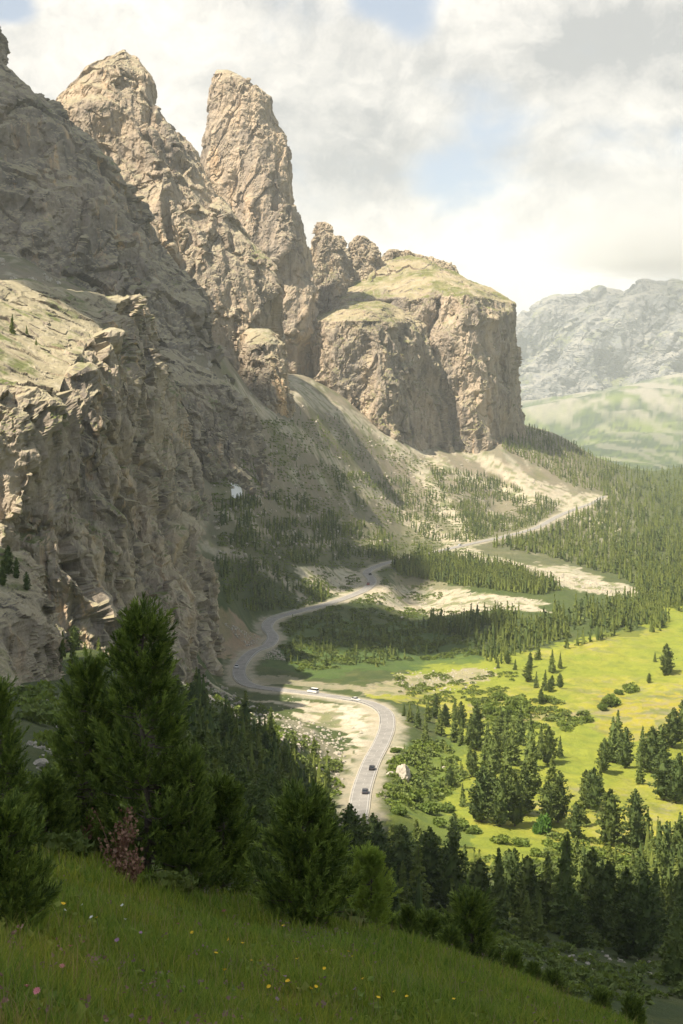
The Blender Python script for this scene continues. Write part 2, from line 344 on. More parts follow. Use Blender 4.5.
ctl = []                                    # (px, py, r) ground control points
near_w = {-260: -.235, -100: -.24, 0: -.25, 100: -.272, 200: -.298, 300: -.312, 400: -.33, 500: -.352, 600: -.378, 683: -.40, 800: -.43, 950: -.45}
rows = []
for px, w in near_w.items():
    a, _ = azw(px, 900)
    for r in (2.5, 6, 12, 20, 27): rows.append((float(a), math.log(r), w))
    rows.append((float(a), math.log(38), w - .012 - 1.6 / 38 * .35))
cols = {
 -260: [(760, 120), (700, 300), (690, 420), (480, 800), (330, 1000), (250, 1300)],
 -100: [(830, 70), (740, 150), (690, 290), (700, 430), (330, 720), (270, 850), (250, 1100)],
 0: [(865, 65), (735, 140), (700, 240), (690, 330), (690, 440), (420, 700), (305, 800), (262, 930), (240, 1100)],
 60: [(880, 65), (750, 140), (690, 270), (672, 360), (660, 440), (420, 700), (325, 800), (288, 930), (270, 1100)],
 100: [(890, 65), (780, 140), (700, 270), (668, 380), (655, 460), (440, 720), (345, 820), (312, 930), (290, 1100)],
 150: [(905, 65), (810, 140), (730, 260), (682, 370), (690, 470), (640, 600), (480, 760), (345, 900), (345, 1000), (350, 1150)],
 200: [(925, 65), (845, 140), (780, 240), (730, 320), (690, 400), (715, 480), (655, 640), (560, 770), (480, 860), (440, 930), (352, 1000), (335, 1150)],
 250: [(945, 65), (875, 140), (815, 240), (760, 330), (716, 410), (722, 500), (690, 640), (650, 700), (600, 770), (560, 815), (500, 890), (428, 990), (392, 1110), (384, 1200), (376, 1350)],
 300: [(965, 65), (900, 140), (845, 240), (795, 330), (756, 400), (735, 510), (700, 610), (660, 710), (635, 790), (570, 910), (530, 970), (480, 1060), (430, 1150), (400, 1250), (388, 1340), (378, 1450)],
 350: [(985, 65), (925, 140), (880, 240), (835, 330), (808, 410), (735, 535), (680, 655), (650, 740), (625, 820), (600, 920), (550, 1090), (500, 1220), (440, 1380), (410, 1490), (400, 1590), (396, 1720)],
 400: [(1005, 65), (945, 150), (905, 240), (860, 330), (812, 425), (770, 500), (720, 570), (680, 660), (650, 750), (625, 850), (600, 960), (580, 1050), (545, 1210), (503, 1390), (448, 1530), (434, 1620), (425, 1700), (380, 1900)],
 450: [(1022, 65), (965, 150), (925, 240), (870, 340), (820, 430), (772, 500), (718, 590), (680, 670), (650, 755), (622, 860), (598, 960), (570, 1080), (516, 1380), (472, 1530), (452, 1640), (436, 1800)],
 500: [(1040, 65), (985, 150), (930, 250), (875, 350), (820, 435), (778, 500), (716, 600), (670, 700), (636, 800), (608, 900), (583, 1000), (552, 1170), (515, 1440), (486, 1590), (444, 1680), (430, 1800)],
 560: [(1060, 65), (1000, 150), (940, 250), (882, 350), (828, 435), (782, 500), (720, 600), (672, 700), (638, 800), (610, 900), (586, 1000), (556, 1180), (530, 1380), (482, 1660), (455, 1800), (440, 1900), (448, 2300)],
 620: [(1075, 65), (1015, 150), (950, 250), (888, 350), (834, 435), (786, 500), (724, 600), (676, 700), (640, 800), (613, 900), (589, 1000), (560, 1180), (530, 1400), (490, 1750), (466, 2050), (475, 2500), (468, 3400), (440, 4600), (415, 5600), (385, 6800)],
 683: [(1090, 65), (1030, 150), (960, 250), (895, 350), (840, 435), (790, 500), (727, 600), (678, 700), (643, 800), (615, 900), (592, 1000), (565, 1180), (530, 1450), (495, 1850), (468, 2300), (478, 2700), (466, 3800), (438, 4800), (410, 5800), (380, 7000)],
 800: [(1110, 65), (1045, 150), (970, 250), (900, 350), (840, 435), (790, 500), (728, 600), (680, 700), (645, 800), (592, 1000), (530, 1450), (480, 1900), (455, 2300), (470, 3000), (440, 4800), (380, 7000)],
 950: [(1120, 65), (1050, 150), (975, 250), (900, 350), (835, 435), (720, 600), (630, 800), (560, 1000), (480, 1450), (430, 1900), (400, 2300), (430, 4800), (370, 7000)],
}
for px, l in cols.items():
    for py, r in l:
        a, w = azw(px, py); rows.append((float(a), math.log(r), float(w) + 1.6 / r))
for px, r, w in [(-260, 3000, .06), (0, 3000, .03), (200, 3000, 0.), (350, 3000, -.01), (500, 3200, -.03), (-260, 12000, .03), (100, 12000, .01), (350, 12000, .0), (550, 12000, .01), (683, 12000, .01), (950, 12000, .01), (350, 6000, -.015), (500, 6000, -.015), (560, 4200, -.035)]:
    a, _ = azw(px, 500); rows.append((float(a), math.log(r), w))
for (px, py, z), r, a, w in list(zip(ROAD_PX, _r, _a, _w))[::2]:
    rows.append((float(a), math.log(r), float(w) + 1.6 / r))
C = np.array(rows); SA = 6.
def tps_fit(C, lam=2e-4):
    X = np.stack([C[:, 0] * SA, C[:, 1]], 1); n = len(X)
    d2 = ((X[:, None] - X[None]) ** 2).sum(-1); K = .5 * d2 * np.log(d2 + 1e-12)
    A = np.zeros((n + 3, n + 3)); A[:n, :n] = K + lam * np.eye(n); A[:n, n] = A[n, :n] = 1; A[:n, n + 1:] = X; A[n + 1:, :n] = X.T
    sol = np.linalg.solve(A, np.r_[C[:, 2], 0, 0, 0]); return X, sol
TX, TS = tps_fit(C)
A_LIM = azw(950, 500)[0]; A_LIML = azw(-260, 500)[0]
ga = np.linspace(A_LIML, A_LIM, 150); gl = np.linspace(math.log(1.), math.log(16000), 420)
GA, GL = np.meshgrid(ga, gl)
Q = np.stack([GA.ravel() * SA, GL.ravel()], 1)
out = np.zeros(len(Q))
for i in range(0, len(Q), 8000):
    d2 = ((Q[i:i + 8000, None] - TX[None]) ** 2).sum(-1)
    out[i:i + 8000] = (.5 * d2 * np.log(d2 + 1e-12)) @ TS[:len(TX)]
out += TS[len(TX)] + Q @ TS[len(TX) + 1:]
GW = out.reshape(GA.shape)
def wprime(a, lr):
    a2 = np.clip(a, A_LIML, A_LIM - 1e-6); lr = np.clip(lr, gl[0], gl[-1] - 1e-6)
    fa = (a2 - ga[0]) / (ga[1] - ga[0]); fl = (lr - gl[0]) / (gl[1] - gl[0])
    ia = np.clip(fa.astype(int), 0, len(ga) - 2); il = np.clip(fl.astype(int), 0, len(gl) - 2); ta = fa - ia; tl = fl - il
    w = (GW[il, ia] * (1 - ta) + GW[il, ia + 1] * ta) * (1 - tl) + (GW[il + 1, ia] * (1 - ta) + GW[il + 1, ia + 1] * ta) * tl
    # the slope goes on up behind the camera
    k = smooth(.45, 2.2, np.abs(a)); return w * (1 - k) + .22 * k
def ground_z(x, y, detail=True):
    x = np.asarray(x, float); y = np.asarray(y, float)
    r = np.maximum(np.hypot(x, y), 1.); a = np.arctan2(x, y)
    z = wprime(a, np.log(r)) * r - 1.6
    p = np.stack([x, y, np.zeros_like(x)], -1)
    k = smooth(60, 500, r)
    z = z + k * (2.4 * fbm(p / 90, 3) ) + smooth(30, 150, r) * .5 * fbm(p / 14 + 7, 3) * (1 + k) + .10 * fbm(p / 3.1 + 3, 3) + .22 * perlin(p / 9.)
    z = z + smooth(2600, 6000, r) * 60 * (fbm(p / 900 + 3, 4))
    # gullies on the scree slopes below the walls
    px, py = to_px(np.stack([x, y, z], -1))
    tal = smooth(560, 500, py) * smooth(620, 520, px) * smooth(200, 260, px) * smooth(2000, 1700, r) * smooth(800, 900, r)
    z = z - tal * 5 * np.abs(perlin(p / np.array([38., 160., 1.]) + 11))
    # near the river gravel: hummocks
    dmin = np.full(x.shape, 1e9); zr = np.zeros_like(dmin)
    sel = (r > 330) & (r < 1700) & (np.abs(a) < .35)
    idx = np.flatnonzero(sel.ravel())
    if len(idx):
        xs, ys = x.ravel()[idx], y.ravel()[idx]; dm = np.full(len(idx), 1e9); zz = np.zeros(len(idx))
        for i in range(0, len(idx), 20000):
            d = np.hypot(xs[i:i + 20000, None] - road_c[None, :, 0], ys[i:i + 20000, None] - road_c[None, :, 1])
            k_ = d.argmin(1); dm[i:i + 20000] = d[np.arange(len(k_)), k_]; zz[i:i + 20000] = road_c[k_, 2]
        D = dmin.ravel(); D[idx] = dm; dmin = D.reshape(x.shape); Z = zr.ravel(); Z[idx] = zz; zr = Z.reshape(x.shape)
    k = 1 - smooth(6.0, 26, dmin)
    z = z * (1 - k) + (zr - .45 - .05 * np.clip(dmin - 5, 0, 20)) * k
    return z, dmin
def seg_log(a, b, d): return list(np.exp(np.arange(math.log(a), math.log(b), d)))
RR = np.array(seg_log(1.2, 8, .06) + seg_log(8, 60, .014) + seg_log(60, 400, .010) + seg_log(400, 1250, .0030) + seg_log(1250, 2000, .005) + seg_log(2000, 3200, .010) + seg_log(3200, 15000, .016))
AF = azw(np.arange(-140, 830, 1.9), 500)[0]
AA = np.r_[np.linspace(-PI, AF[0], 60, endpoint=False), AF, np.linspace(AF[-1], PI, 61)[1:]]
TA, TR = np.meshgrid(AA, RR)
TXX, TYY = TR * np.sin(TA), TR * np.cos(TA)
TZ, TD = ground_z(TXX, TYY)
print('terrain', TZ.shape, round(time.time() - T0, 1))
TP = np.stack([TXX, TYY, TZ], -1)

# --- ground colours
PXg, PYg = to_px(TP)
p3 = np.stack([TXX, TYY, TZ * 0], -1)
wx = fbm(p3 / 40 + 2, 4) ; wy = fbm(p3 / 40 + 50, 4)
persp = np.clip(600 / TR, .25, 3)
wf = fbm(p3 / 6 + 31, 3)
PXn = PXg + (wx * 20 + wf * 7) * persp; PYn = PYg + (wy * 8 + wf * 2.5) * persp
def inpoly(px, py, poly):
    ins = np.zeros(px.shape, bool); n = len(poly)
    for i in range(n):
        x1, y1 = poly[i]; x2, y2 = poly[(i + 1) % n]
        if y1 == y2: continue
        c = ((y1 > py) != (y2 > py)) & (px < (x2 - x1) * (py - y1) / (y2 - y1) + x1)
        ins ^= c
    return ins
def dline(px, py, line):
    d = np.full(px.shape, 1e9)
    for (x1, y1), (x2, y2) in zip(line[:-1], line[1:]):
        vx, vy = x2 - x1, y2 - y1; t = np.clip(((px - x1) * vx + (py - y1) * vy) / (vx * vx + vy * vy), 0, 1)
        d = np.minimum(d, np.hypot(px - x1 - t * vx, py - y1 - t * vy))
    return d
nA = fbm(p3 / 23 + 5, 4); nB = fbm(p3 / 7 + 9, 4); nC = fbm(p3 / 120 + 1, 3)
def C3(*c): return np.array(c, np.float32)
col = np.zeros(TP.shape, np.float32) + C3(.060, .085, .026)              # rough turf and dwarf shrubs
def blend(mask, c):
    global col
    m = np.clip(mask, 0, 1)[..., None]; col = col * (1 - m) + C3(*c) * m
blend(smooth(-.2, .5, nB), (.085, .105, .03))
blend(smooth(.1, .6, nA) * .5, (.12, .125, .05))
visr = (TR > 330)
# scree slopes under the walls
tal = smooth(600, 470, PYn) * smooth(640, 500, PXn + (PYn - 430) * -.6) * smooth(2300, 1900, TR) * visr
blend(tal * .95, (.255, .218, .162))
blend(tal * smooth(.02, .4, fbm(p3 / np.array([30, 90, 1]) + 21, 4)) * .7, (.165, .165, .075))
blend(tal * smooth(.25, .6, fbm(p3 / np.array([14, 70, 1]) + 31, 4)) * .7, (.50, .45, .36))
def inside(poly, c, k=1., rmin=330, rmax=2600):
    blend(inpoly(PXn, PYn, poly) * k * ((TR > rmin) & (TR < rmax)), c)
def stripe(line, wd, c, k=1., rmin=330, rmax=2600, wv=.6):
    d = dline(PXg + wx * 5 * wv, PYg + wy * 3 * wv, line) + nB * wd * .8
    blend((1 - smooth(wd * .5, wd, d)) * k * ((TR > rmin) & (TR < rmax)), c)
MEAD = (.24, .27, .036); MEAD2 = (.35, .325, .045); GRAV = (.50, .44, .34); GRAV2 = (.36, .31, .225)
inside([(700, 590), (700, 850), (640, 862), (560, 858), (480, 872), (425, 858), (395, 812), (405, 770), (440, 745), (455, 715), (400, 700), (360, 690), (430, 660), (520, 655), (560, 640), (600, 632), (640, 628), (660, 605)], MEAD)
mm = inpoly(PXn, PYn, [(700, 590), (700, 850), (640, 862), (560, 858), (480, 872), (425, 858), (395, 812), (405, 770), (440, 745), (455, 715), (360, 690), (430, 660), (520, 655), (640, 628), (660, 605)]) * visr
blend(mm * smooth(-.1, .5, nC + .4 * nA) * .8, MEAD2)
blend(mm * smooth(.05, .6, nB) * .4, (.12, .16, .03))
blend(inpoly(PXn, PYn, [(600, 690), (640, 700), (690, 690), (700, 740), (640, 740), (590, 725)]) * visr * .6, (.36, .30, .035))
inside([(395, 740), (460, 740), (470, 770), (440, 800), (470, 840), (430, 850), (385, 800)], (.10, .15, .035), .7)
inside([(300, 620), (470, 622), (480, 660), (380, 672), (300, 676), (260, 665)], (.075, .125, .03), .8)
inside([(430, 560), (560, 590), (640, 600), (640, 640), (540, 630), (420, 612)], (.07, .10, .025), .6)
inside([(180, 672), (215, 688), (262, 700), (300, 716), (345, 735), (366, 748), (388, 742), (392, 722), (380, 712), (345, 706), (300, 702), (262, 698)], GRAV)
inside([(335, 708), (378, 708), (392, 725), (385, 745), (358, 750), (345, 735)], (.58, .52, .43))
inside([(345, 745), (362, 750), (352, 800), (344, 812), (340, 790)], GRAV, .9)
inside([(392, 740), (408, 746), (392, 756)], GRAV, .9)
inside([(290, 566), (345, 568), (365, 582), (400, 586), (450, 590), (545, 600), (545, 610), (480, 614), (400, 612), (370, 605), (345, 600), (310, 590)], GRAV)
inside([(395, 572), (420, 578), (470, 588), (440, 592), (400, 590)], GRAV2, .5)
inside([(210, 678), (360, 683), (400, 676), (440, 672), (470, 668), (500, 676), (470, 684), (400, 692), (300, 690)], GRAV2, .75)
inside([(440, 546), (470, 548), (520, 562), (570, 574), (632, 590), (636, 597), (585, 592), (520, 580), (470, 562)], GRAV, .85)
inside([(535, 562), (560, 566), (600, 576), (632, 588), (600, 588), (550, 574)], (.50, .44, .35), .8)
inside([(212, 608), (240, 622), (262, 640), (258, 652), (236, 656), (205, 650), (180, 640)], (.30, .22, .15))
inside([(450, 442), (475, 450), (540, 480), (575, 497), (560, 506), (530, 496), (480, 466)], (.48, .42, .33))
inside([(560, 497), (600, 492), (604, 500), (580, 512), (620, 530), (612, 534), (560, 516)], GRAV, .9)
stripe([(300, 395), (340, 412), (390, 440), (420, 470), (440, 500), (470, 540)], 8, (.50, .44, .34))
stripe([(290, 380), (330, 405), (360, 425), (410, 445), (460, 475), (530, 500)], 6, (.50, .44, .34))
stripe([(225, 385), (290, 430), (350, 475), (400, 515), (455, 545)], 7, (.46, .40, .31))
stripe([(200, 545), (250, 560), (285, 580), (310, 600)], 6, (.42, .37, .29), .9)
stripe([(215, 510), (260, 530), (330, 545)], 5, (.42, .37, .29), .8)
stripe([(400, 600), (440, 618), (462, 640)], 2.5, GRAV2, .6)
stripe([(470, 706), (540, 716), (610, 712)], 2.2, (.30, .26, .15), .7)
stripe([(500, 724), (560, 716), (640, 706), (690, 700)], 1.6, (.30, .25, .13), .6)
# crest of boulders on the spur
stripe([(185, 672), (215, 686), (255, 702), (300, 728), (335, 760), (345, 800)], 9, (.30, .27, .20), .75, 300, 560)
stripe([(95, 715), (110, 735), (105, 770)], 10, (.25, .23, .19), .5, 60, 420)
gv = smooth(.24, .36, col[..., 0]) * (TR > 330) * (TR < 2400)
blend(gv * smooth(.12, .3, fbm(p3 / 11 + 41, 4)) * .85, (.16, .18, .07))
blend(gv * smooth(.05, .3, fbm(p3 / 4.5 + 47, 3)) * .5, (.30, .26, .19))
# gravel beside the road
blend((1 - smooth(4.5, 9.5, TD + nB * 3)) * .85, (.42, .37, .29))
# the far valley beyond the pass
far = smooth(2700, 3200, TR)
blend(far, (.085, .12, .04))
blend(far * smooth(.0, .4, fbm(p3 / 420 + 7, 5, .6) + .25 * smooth(440, 405, PYg)), (.15, .19, .05))
blend(far * smooth(.0, .25, fbm((p3 + wx[..., None] * 200) / 240 + 17, 6, .62)) * .8, (.035, .06, .035))
blend(far * smooth(.16, .22, fbm(p3 / np.array([90, 500, 1]) + 57, 5, .6)) * .5, (.30, .28, .22))
blend(far * smooth(430, 392, PYg + wy * 10) * smooth(-.1, .15, fbm(p3 / np.array([200, 600, 1]) + 27, 4)), (.34, .31, .25))
# foreground turf
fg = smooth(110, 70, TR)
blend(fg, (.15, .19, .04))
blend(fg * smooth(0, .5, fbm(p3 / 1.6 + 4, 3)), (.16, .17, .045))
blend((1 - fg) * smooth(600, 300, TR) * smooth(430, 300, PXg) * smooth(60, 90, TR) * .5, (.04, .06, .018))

gm, nt, b = new_mat('ground'); N = NT(nt)
co = N.n('ShaderNodeTexCoord').outputs['Object']
vc = N.n('ShaderNodeVertexColor', layer_name='col').outputs[0]
n1 = N.noise(co, .9, 5, .7); n2 = N.noise(co, .17, 4, .6); n3 = N.noise(co, 6., 3, .6)
c = N.mix(N.rng(n1, .3, .7, .0, .55), vc, N.mix(1., vc, (.55, .58, .5), 'MULTIPLY'))
c = N.mix(N.rng(n2, .35, .7, 0, .4), c, N.mix(1., c, (1.35, 1.25, 1.1), 'MULTIPLY'))
n4 = N.noise(co, .055, 5, .65); n5 = N.noise(N.mapping(co, (1, .35, 1)), .33, 5, .7)
c = N.mix(N.rng(n4, .45, .62, 0, .5), c, N.mix(1., c, (.72, .84, .8), 'MULTIPLY'))
c = N.mix(N.rng(n5, .55, .68, 0, .55), c, N.mix(1., c, (.58, .66, .6), 'MULTIPLY'))
nt.links.new(c, b.inputs['Base Color'])
h = N.math('ADD', n1, N.math('MULTIPLY', n3, .15))
nt.links.new(N.bump(h, .8, .8), b.inputs['Normal'])
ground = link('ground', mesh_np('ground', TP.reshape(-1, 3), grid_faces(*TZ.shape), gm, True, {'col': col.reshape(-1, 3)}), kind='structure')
print('ground', round(time.time() - T0, 1))
finish_massifs()
# ---------------------------------------------------------------- road
def strip(name, off_l, off_r, dz, mat, c=None, i0=0, i1=None, skirt=0., **props):
    c = road_c if c is None else c; c = c[i0:i1]
    t = np.gradient(c[:, :2], axis=0); t /= np.linalg.norm(t, axis=1, keepdims=True); n = np.stack([-t[:, 1], t[:, 0]], 1)
    prof = [(off_l, dz), (off_r, dz)]
    if skirt: prof = [(off_l - .4, dz - skirt)] + prof + [(off_r + .4, dz - skirt)]
    V = np.stack([np.c_[c[:, :2] + n * o, c[:, 2] + d] for o, d in prof], 1)
    return link(name, mesh_np(name, V.reshape(-1, 3), grid_faces(len(c), len(prof)), mat, False), kind='structure', **props)
am, nt, b = new_mat('asphalt'); N = NT(nt); co = N.n('ShaderNodeTexCoord').outputs['Object']
c = N.mix(N.rng(N.noise(co, .25, 4, .6), .35, .65), (.22, .21, .195), (.31, .295, .27)); c = N.mix(N.rng(N.noise(co, 3, 3), .4, .7, 0, .4), c, (.13, .125, .12))
nt.links.new(c, b.inputs['Base Color']); b.inputs['Roughness'].default_value = .85
wm, nt, b = new_mat('road_paint'); b.inputs['Base Color'].default_value = (.55, .54, .51, 1)
vm, nt, b = new_mat('road_verge'); N = NT(nt); co = N.n('ShaderNodeTexCoord').outputs['Object']
nt.links.new(N.mix(N.rng(N.noise(co, 1.3, 4, .7), .35, .65), (.34, .31, .25), (.50, .46, .38)), b.inputs['Base Color'])
road_f = catmull(road_ctl, 60)
for _ in range(30): road_f[1:-1] = road_f[1:-1] * .5 + .25 * (road_f[:-2] + road_f[2:])
seglen = np.r_[0, np.cumsum(np.linalg.norm(np.diff(road_f, axis=0), axis=1))]
strip('road_verge', -3.25, 3.25, -.12, vm, road_f, skirt=1.4)
strip('road', -2.65, 2.65, .0, am, road_f, skirt=.12)
strip('edge_line', -2.52, -2.43, .012, wm, road_f)
strip('edge_line', 2.43, 2.52, .012, wm, road_f)
cmk = []; cF = []; nv = 0
tt = np.gradient(road_f[:, :2], axis=0); tt /= np.linalg.norm(tt, axis=1, keepdims=True)
s = 0.
def road_at(s):
    return np.array([np.interp(s, seglen, road_f[:, k]) for k in range(3)]), np.array([np.interp(s, seglen, tt[:, k]) for k in range(2)])
while s < seglen[-1] - 4:
    a_, ta = road_at(s); b_, tb = road_at(s + 3)
    for p_, t_ in ((a_, ta), (b_, tb)):
        n_ = np.array([-t_[1], t_[0]]) * .03
        cmk += [[p_[0] + n_[0], p_[1] + n_[1], p_[2] + .014], [p_[0] - n_[0], p_[1] - n_[1], p_[2] + .014]]
    cF.append([nv, nv + 1, nv + 3, nv + 2]); nv += 4; s += 7.5
link('centre_line', mesh_np('centre_line', cmk, cF, wm, False), kind='structure')

# ---------------------------------------------------------------- camera, world, sun, haze
cam = bpy.data.cameras.new('camera'); cam.sensor_fit = 'VERTICAL'; cam.sensor_height = 36; cam.lens = 36 * FPX / CH
cam.clip_start = .1; cam.clip_end = 60000
co_ = bpy.data.objects.new('camera', cam); COL.objects.link(co_); co_.location = (0, 0, 0); co_.rotation_euler = (PI / 2 - PITCH, 0, 0); sc.camera = co_

SUN_AZ, SUN_EL = math.radians(-126), math.radians(56)          # azimuth from the view direction (+Y), clockwise
sd = np.array([math.sin(SUN_AZ) * math.cos(SUN_EL), math.cos(SUN_AZ) * math.cos(SUN_EL), math.sin(SUN_EL)])
sun = bpy.data.lights.new('sun', 'SUN'); sun.energy = 5.; sun.angle = math.radians(.6); sun.color = (1, .89, .72)
so = bpy.data.objects.new('sun', sun); COL.objects.link(so)
from mathutils import Vector
so.rotation_euler = Vector(sd).to_track_quat('Z', 'Y').to_euler()

wd = bpy.data.worlds.new('World'); sc.world = wd; wd.use_nodes = True
nt = wd.node_tree; nt.nodes.clear(); N = NT(nt)
out = N.n('ShaderNodeOutputWorld')
sky = N.n('ShaderNodeTexSky', sky_type='NISHITA'); sky.sun_disc = False; sky.sun_elevation = SUN_EL; sky.sun_rotation = SUN_AZ
sky.altitude = 2000; sky.air_density = 1.; sky.dust_density = 1.5
vec = N.n('ShaderNodeTexCoord').outputs['Generated']
sx = N.n('ShaderNodeSeparateXYZ'); N.put(sx, 0, vec)
v1 = N.mapping(vec, (1, 1, 1.7))
big = N.noise(v1, 5.2, 6, .55, .35)
det = N.noise(N.mapping(vec, (1, 1, 1.5), (3, 1, 2)), 11., 7, .58, .5)
shade = N.noise(N.mapping(vec, (1, 1, 2.2), (7, 2, 4)), 6.5, 5, .55, .3)
def dirn(px, py):
    x, y, z = ray(px, py); v = np.array([x, y, z]); return v / np.linalg.norm(v)
def lobe(px, py, rad, amt, sx_=1., sy_=1.):
    """a soft patch of sky around one direction"""
    d = dirn(px, py); m = N.n('ShaderNodeVectorMath', operation='SUBTRACT'); N.put(m, 0, vec); m.inputs[1].default_value = d
    m2 = N.n('ShaderNodeVectorMath', operation='MULTIPLY'); N.put(m2, 0, m.outputs[0]); m2.inputs[1].default_value = (1 / sx_, 1, 1 / sy_)
    l = N.n('ShaderNodeVectorMath', operation='LENGTH'); N.put(l, 0, m2.outputs[0])
    x = N.n('ShaderNodeMapRange', interpolation_type='SMOOTHSTEP'); N.put(x, 0, l.outputs['Value']); N.put(x, 1, 0.); N.put(x, 2, rad); N.put(x, 3, amt); N.put(x, 4, 0.)
    return x.outputs[0]
cov = N.math('ADD', N.math('MULTIPLY', N.math('SUBTRACT', big, .5), 1.5), N.math('MULTIPLY', N.math('SUBTRACT', det, .5), .8))
front = N.rng(sx.outputs[1], .2, .8)
cov = N.math('ADD', cov, N.math('MULTIPLY', front, .60))
for a in [(412, 5, .04, -.75, .9, 1.), (468, 130, .085, -.50, .75, 1.2), (440, 190, .05, -.15, 1, 1), (8, 8, .03, -.8, 1.2, .6), (365, 0, .02, -.4, 1, 1)]: cov = N.math('ADD', cov, lobe(*a))
cm = N.n('ShaderNodeMapRange', interpolation_type='SMOOTHSTEP'); N.put(cm, 0, cov); N.put(cm, 1, -.02); N.put(cm, 2, .5)
hz = N.rng(sx.outputs[2], .0, .10, 1., 0.)                    # the sky pales towards the horizon
sh = N.math('ADD', N.math('MULTIPLY', N.math('SUBTRACT', shade, .5), 2.6), N.math('MULTIPLY', N.math('SUBTRACT', det, .5), 1.5))
for a in [(640, 225, .085, -.8, 1.5, .8), (350, 105, .10, -.6, 1.5, .9), (560, 60, .09, -.30, 1.6, .6), (650, 40, .07, -.25, 1.3, 1.), (560, 175, .04, -.25, 1.5, .7), (480, 260, .09, .6, 1.5, .8), (590, 275, .07, .5, 1.5, .6), (60, 60, .06, .25, 1, 1), (640, 165, .035, .4, 1, .8), (600, 120, .04, .3, 1.2, .7), (480, 40, .04, .3, 1.5, .6), (680, 290, .04, -.4, 1.4, .7)]: sh = N.math('ADD', sh, lobe(*a))
shm = N.rng(sh, -.75, .75)
# billows: round-topped puffs, bright on the sunward rim
bw = N.n('ShaderNodeVectorMath', operation='MULTIPLY_ADD'); bn = N.n('ShaderNodeTexNoise'); N.put(bn, 'Vector', vec); N.put(bn, 'Scale', 9.); N.put(bn, 'Detail', 6); N.put(bn, 'Roughness', .6)
N.put(bw, 0, bn.outputs['Color']); bw.inputs[1].default_value = (.11, .11, .11); N.put(bw, 2, vec)
p1 = N.noise(N.mapping(bw.outputs[0], (1, 1, 1.4)), 12., 6, .62); p2 = N.noise(N.mapping(bw.outputs[0], (1, 1, 1.4), (-.008, 0, .015)), 12., 6, .62)
rim_ = N.math('MULTIPLY', N.math('SUBTRACT', p1, p2), 2.4)
sh2 = N.rng(N.math('ADD', N.math('ADD', sh, N.math('MULTIPLY', N.math('SUBTRACT', p1, .5), 1.3)), rim_), -.85, .95)
cc = N.mix(sh2, (.32, .325, .32), (.76, .715, .64))
cb = N.n('ShaderNodeBackground'); N.put(cb, 0, cc)
N.put(cb, 1, N.rng(sx.outputs[1], -.1, .75, .62, .94))          # the bright cloud bank stands ahead; elsewhere it is thinner
sb = N.n('ShaderNodeBackground'); N.put(sb, 0, N.mix(N.math('MULTIPLY', hz, .7), N.mix(.42, sky.outputs[0], (5.6, 5.8, 5.7)), (8, 7.6, 6.8))); sb.inputs[1].default_value = .08
pale = N.n('ShaderNodeBackground'); N.put(pale, 0, (.43, .60, .72, 1)); pale.inputs[1].default_value = 1.
ms = N.n('ShaderNodeMixShader'); N.put(ms, 0, cm.outputs[0])
nt.links.new(sb.outputs[0], ms.inputs[1]); nt.links.new(cb.outputs[0], ms.inputs[2]); nt.links.new(ms.outputs[0], out.inputs[0])
nt.nodes.remove(pale)

def add_cloud_bank():
    """the cloud that lies on the far massif: a real body of vapour"""
    x0, x1, y0, y1, z0, z1 = 700, 3400, 6900, 9200, 703, 1250
    V = [(x, y, z) for z in (z0, z1) for y in (y0, y1) for x in (x0, x1)]; F = [(0, 2, 3, 1), (4, 5, 7, 6), (0, 1, 5, 4), (2, 6, 7, 3), (0, 4, 6, 2), (1, 3, 7, 5)]
    m = bpy.data.materials.new('cloud_vapour'); m.use_nodes = True; nt = m.node_tree; nt.nodes.clear(); N = NT(nt)
    o_ = N.n('ShaderNodeOutputMaterial'); v = N.n('ShaderNodeVolumePrincipled'); v.inputs['Color'].default_value = (1, 1, 1, 1); v.inputs['Anisotropy'].default_value = .2
    tc = N.n('ShaderNodeTexCoord'); co = tc.outputs['Object']; gen = N.n('ShaderNodeSeparateXYZ'); N.put(gen, 0, tc.outputs['Generated'])
    def edge(a, lo, hi): return N.math('MULTIPLY', N.rng(a, 0, lo), N.rng(a, 1, hi))
    e = N.math('MULTIPLY', N.math('MULTIPLY', edge(gen.outputs[0], .35, .85), edge(gen.outputs[1], .3, .7)), edge(gen.outputs[2], .06, .3))
    d = N.rng(N.math('ADD', N.noise(co, .0016, 5, .6), N.math('MULTIPLY', e, .35)), .62, .80)
    N.put(v, 'Density', N.math('MULTIPLY', N.math('MULTIPLY', d, e), .0035)); nt.links.new(v.outputs[0], o_.inputs['Volume'])
    link('cloud_bank', mesh_np('cloud_bank', V, F, m, False), kind='stuff', label='low cloud lying on the distant mountain wall')
def add_haze(density=9e-5):
    x0, x1, y0, y1, z0, z1 = -9000, 9500, -17000, 17500, -1500, 700
    V = [(x, y, z) for z in (z0, z1) for y in (y0, y1) for x in (x0, x1)]
    F = [(0, 2, 3, 1), (4, 5, 7, 6), (0, 1, 5, 4), (2, 6, 7, 3), (0, 4, 6, 2), (1, 3, 7, 5)]
    m = bpy.data.materials.new('haze'); m.use_nodes = True; nt = m.node_tree; nt.nodes.clear()
    o_ = nt.nodes.new('ShaderNodeOutputMaterial'); v = nt.nodes.new('ShaderNodeVolumePrincipled')
    v.inputs['Color'].default_value = (.90, .955, 1., 1); v.inputs['Density'].default_value = density; v.inputs['Anisotropy'].default_value = .25
    nt.links.new(v.outputs[0], o_.inputs['Volume'])
    link('haze', mesh_np('haze', V, F, m, False), kind='stuff')

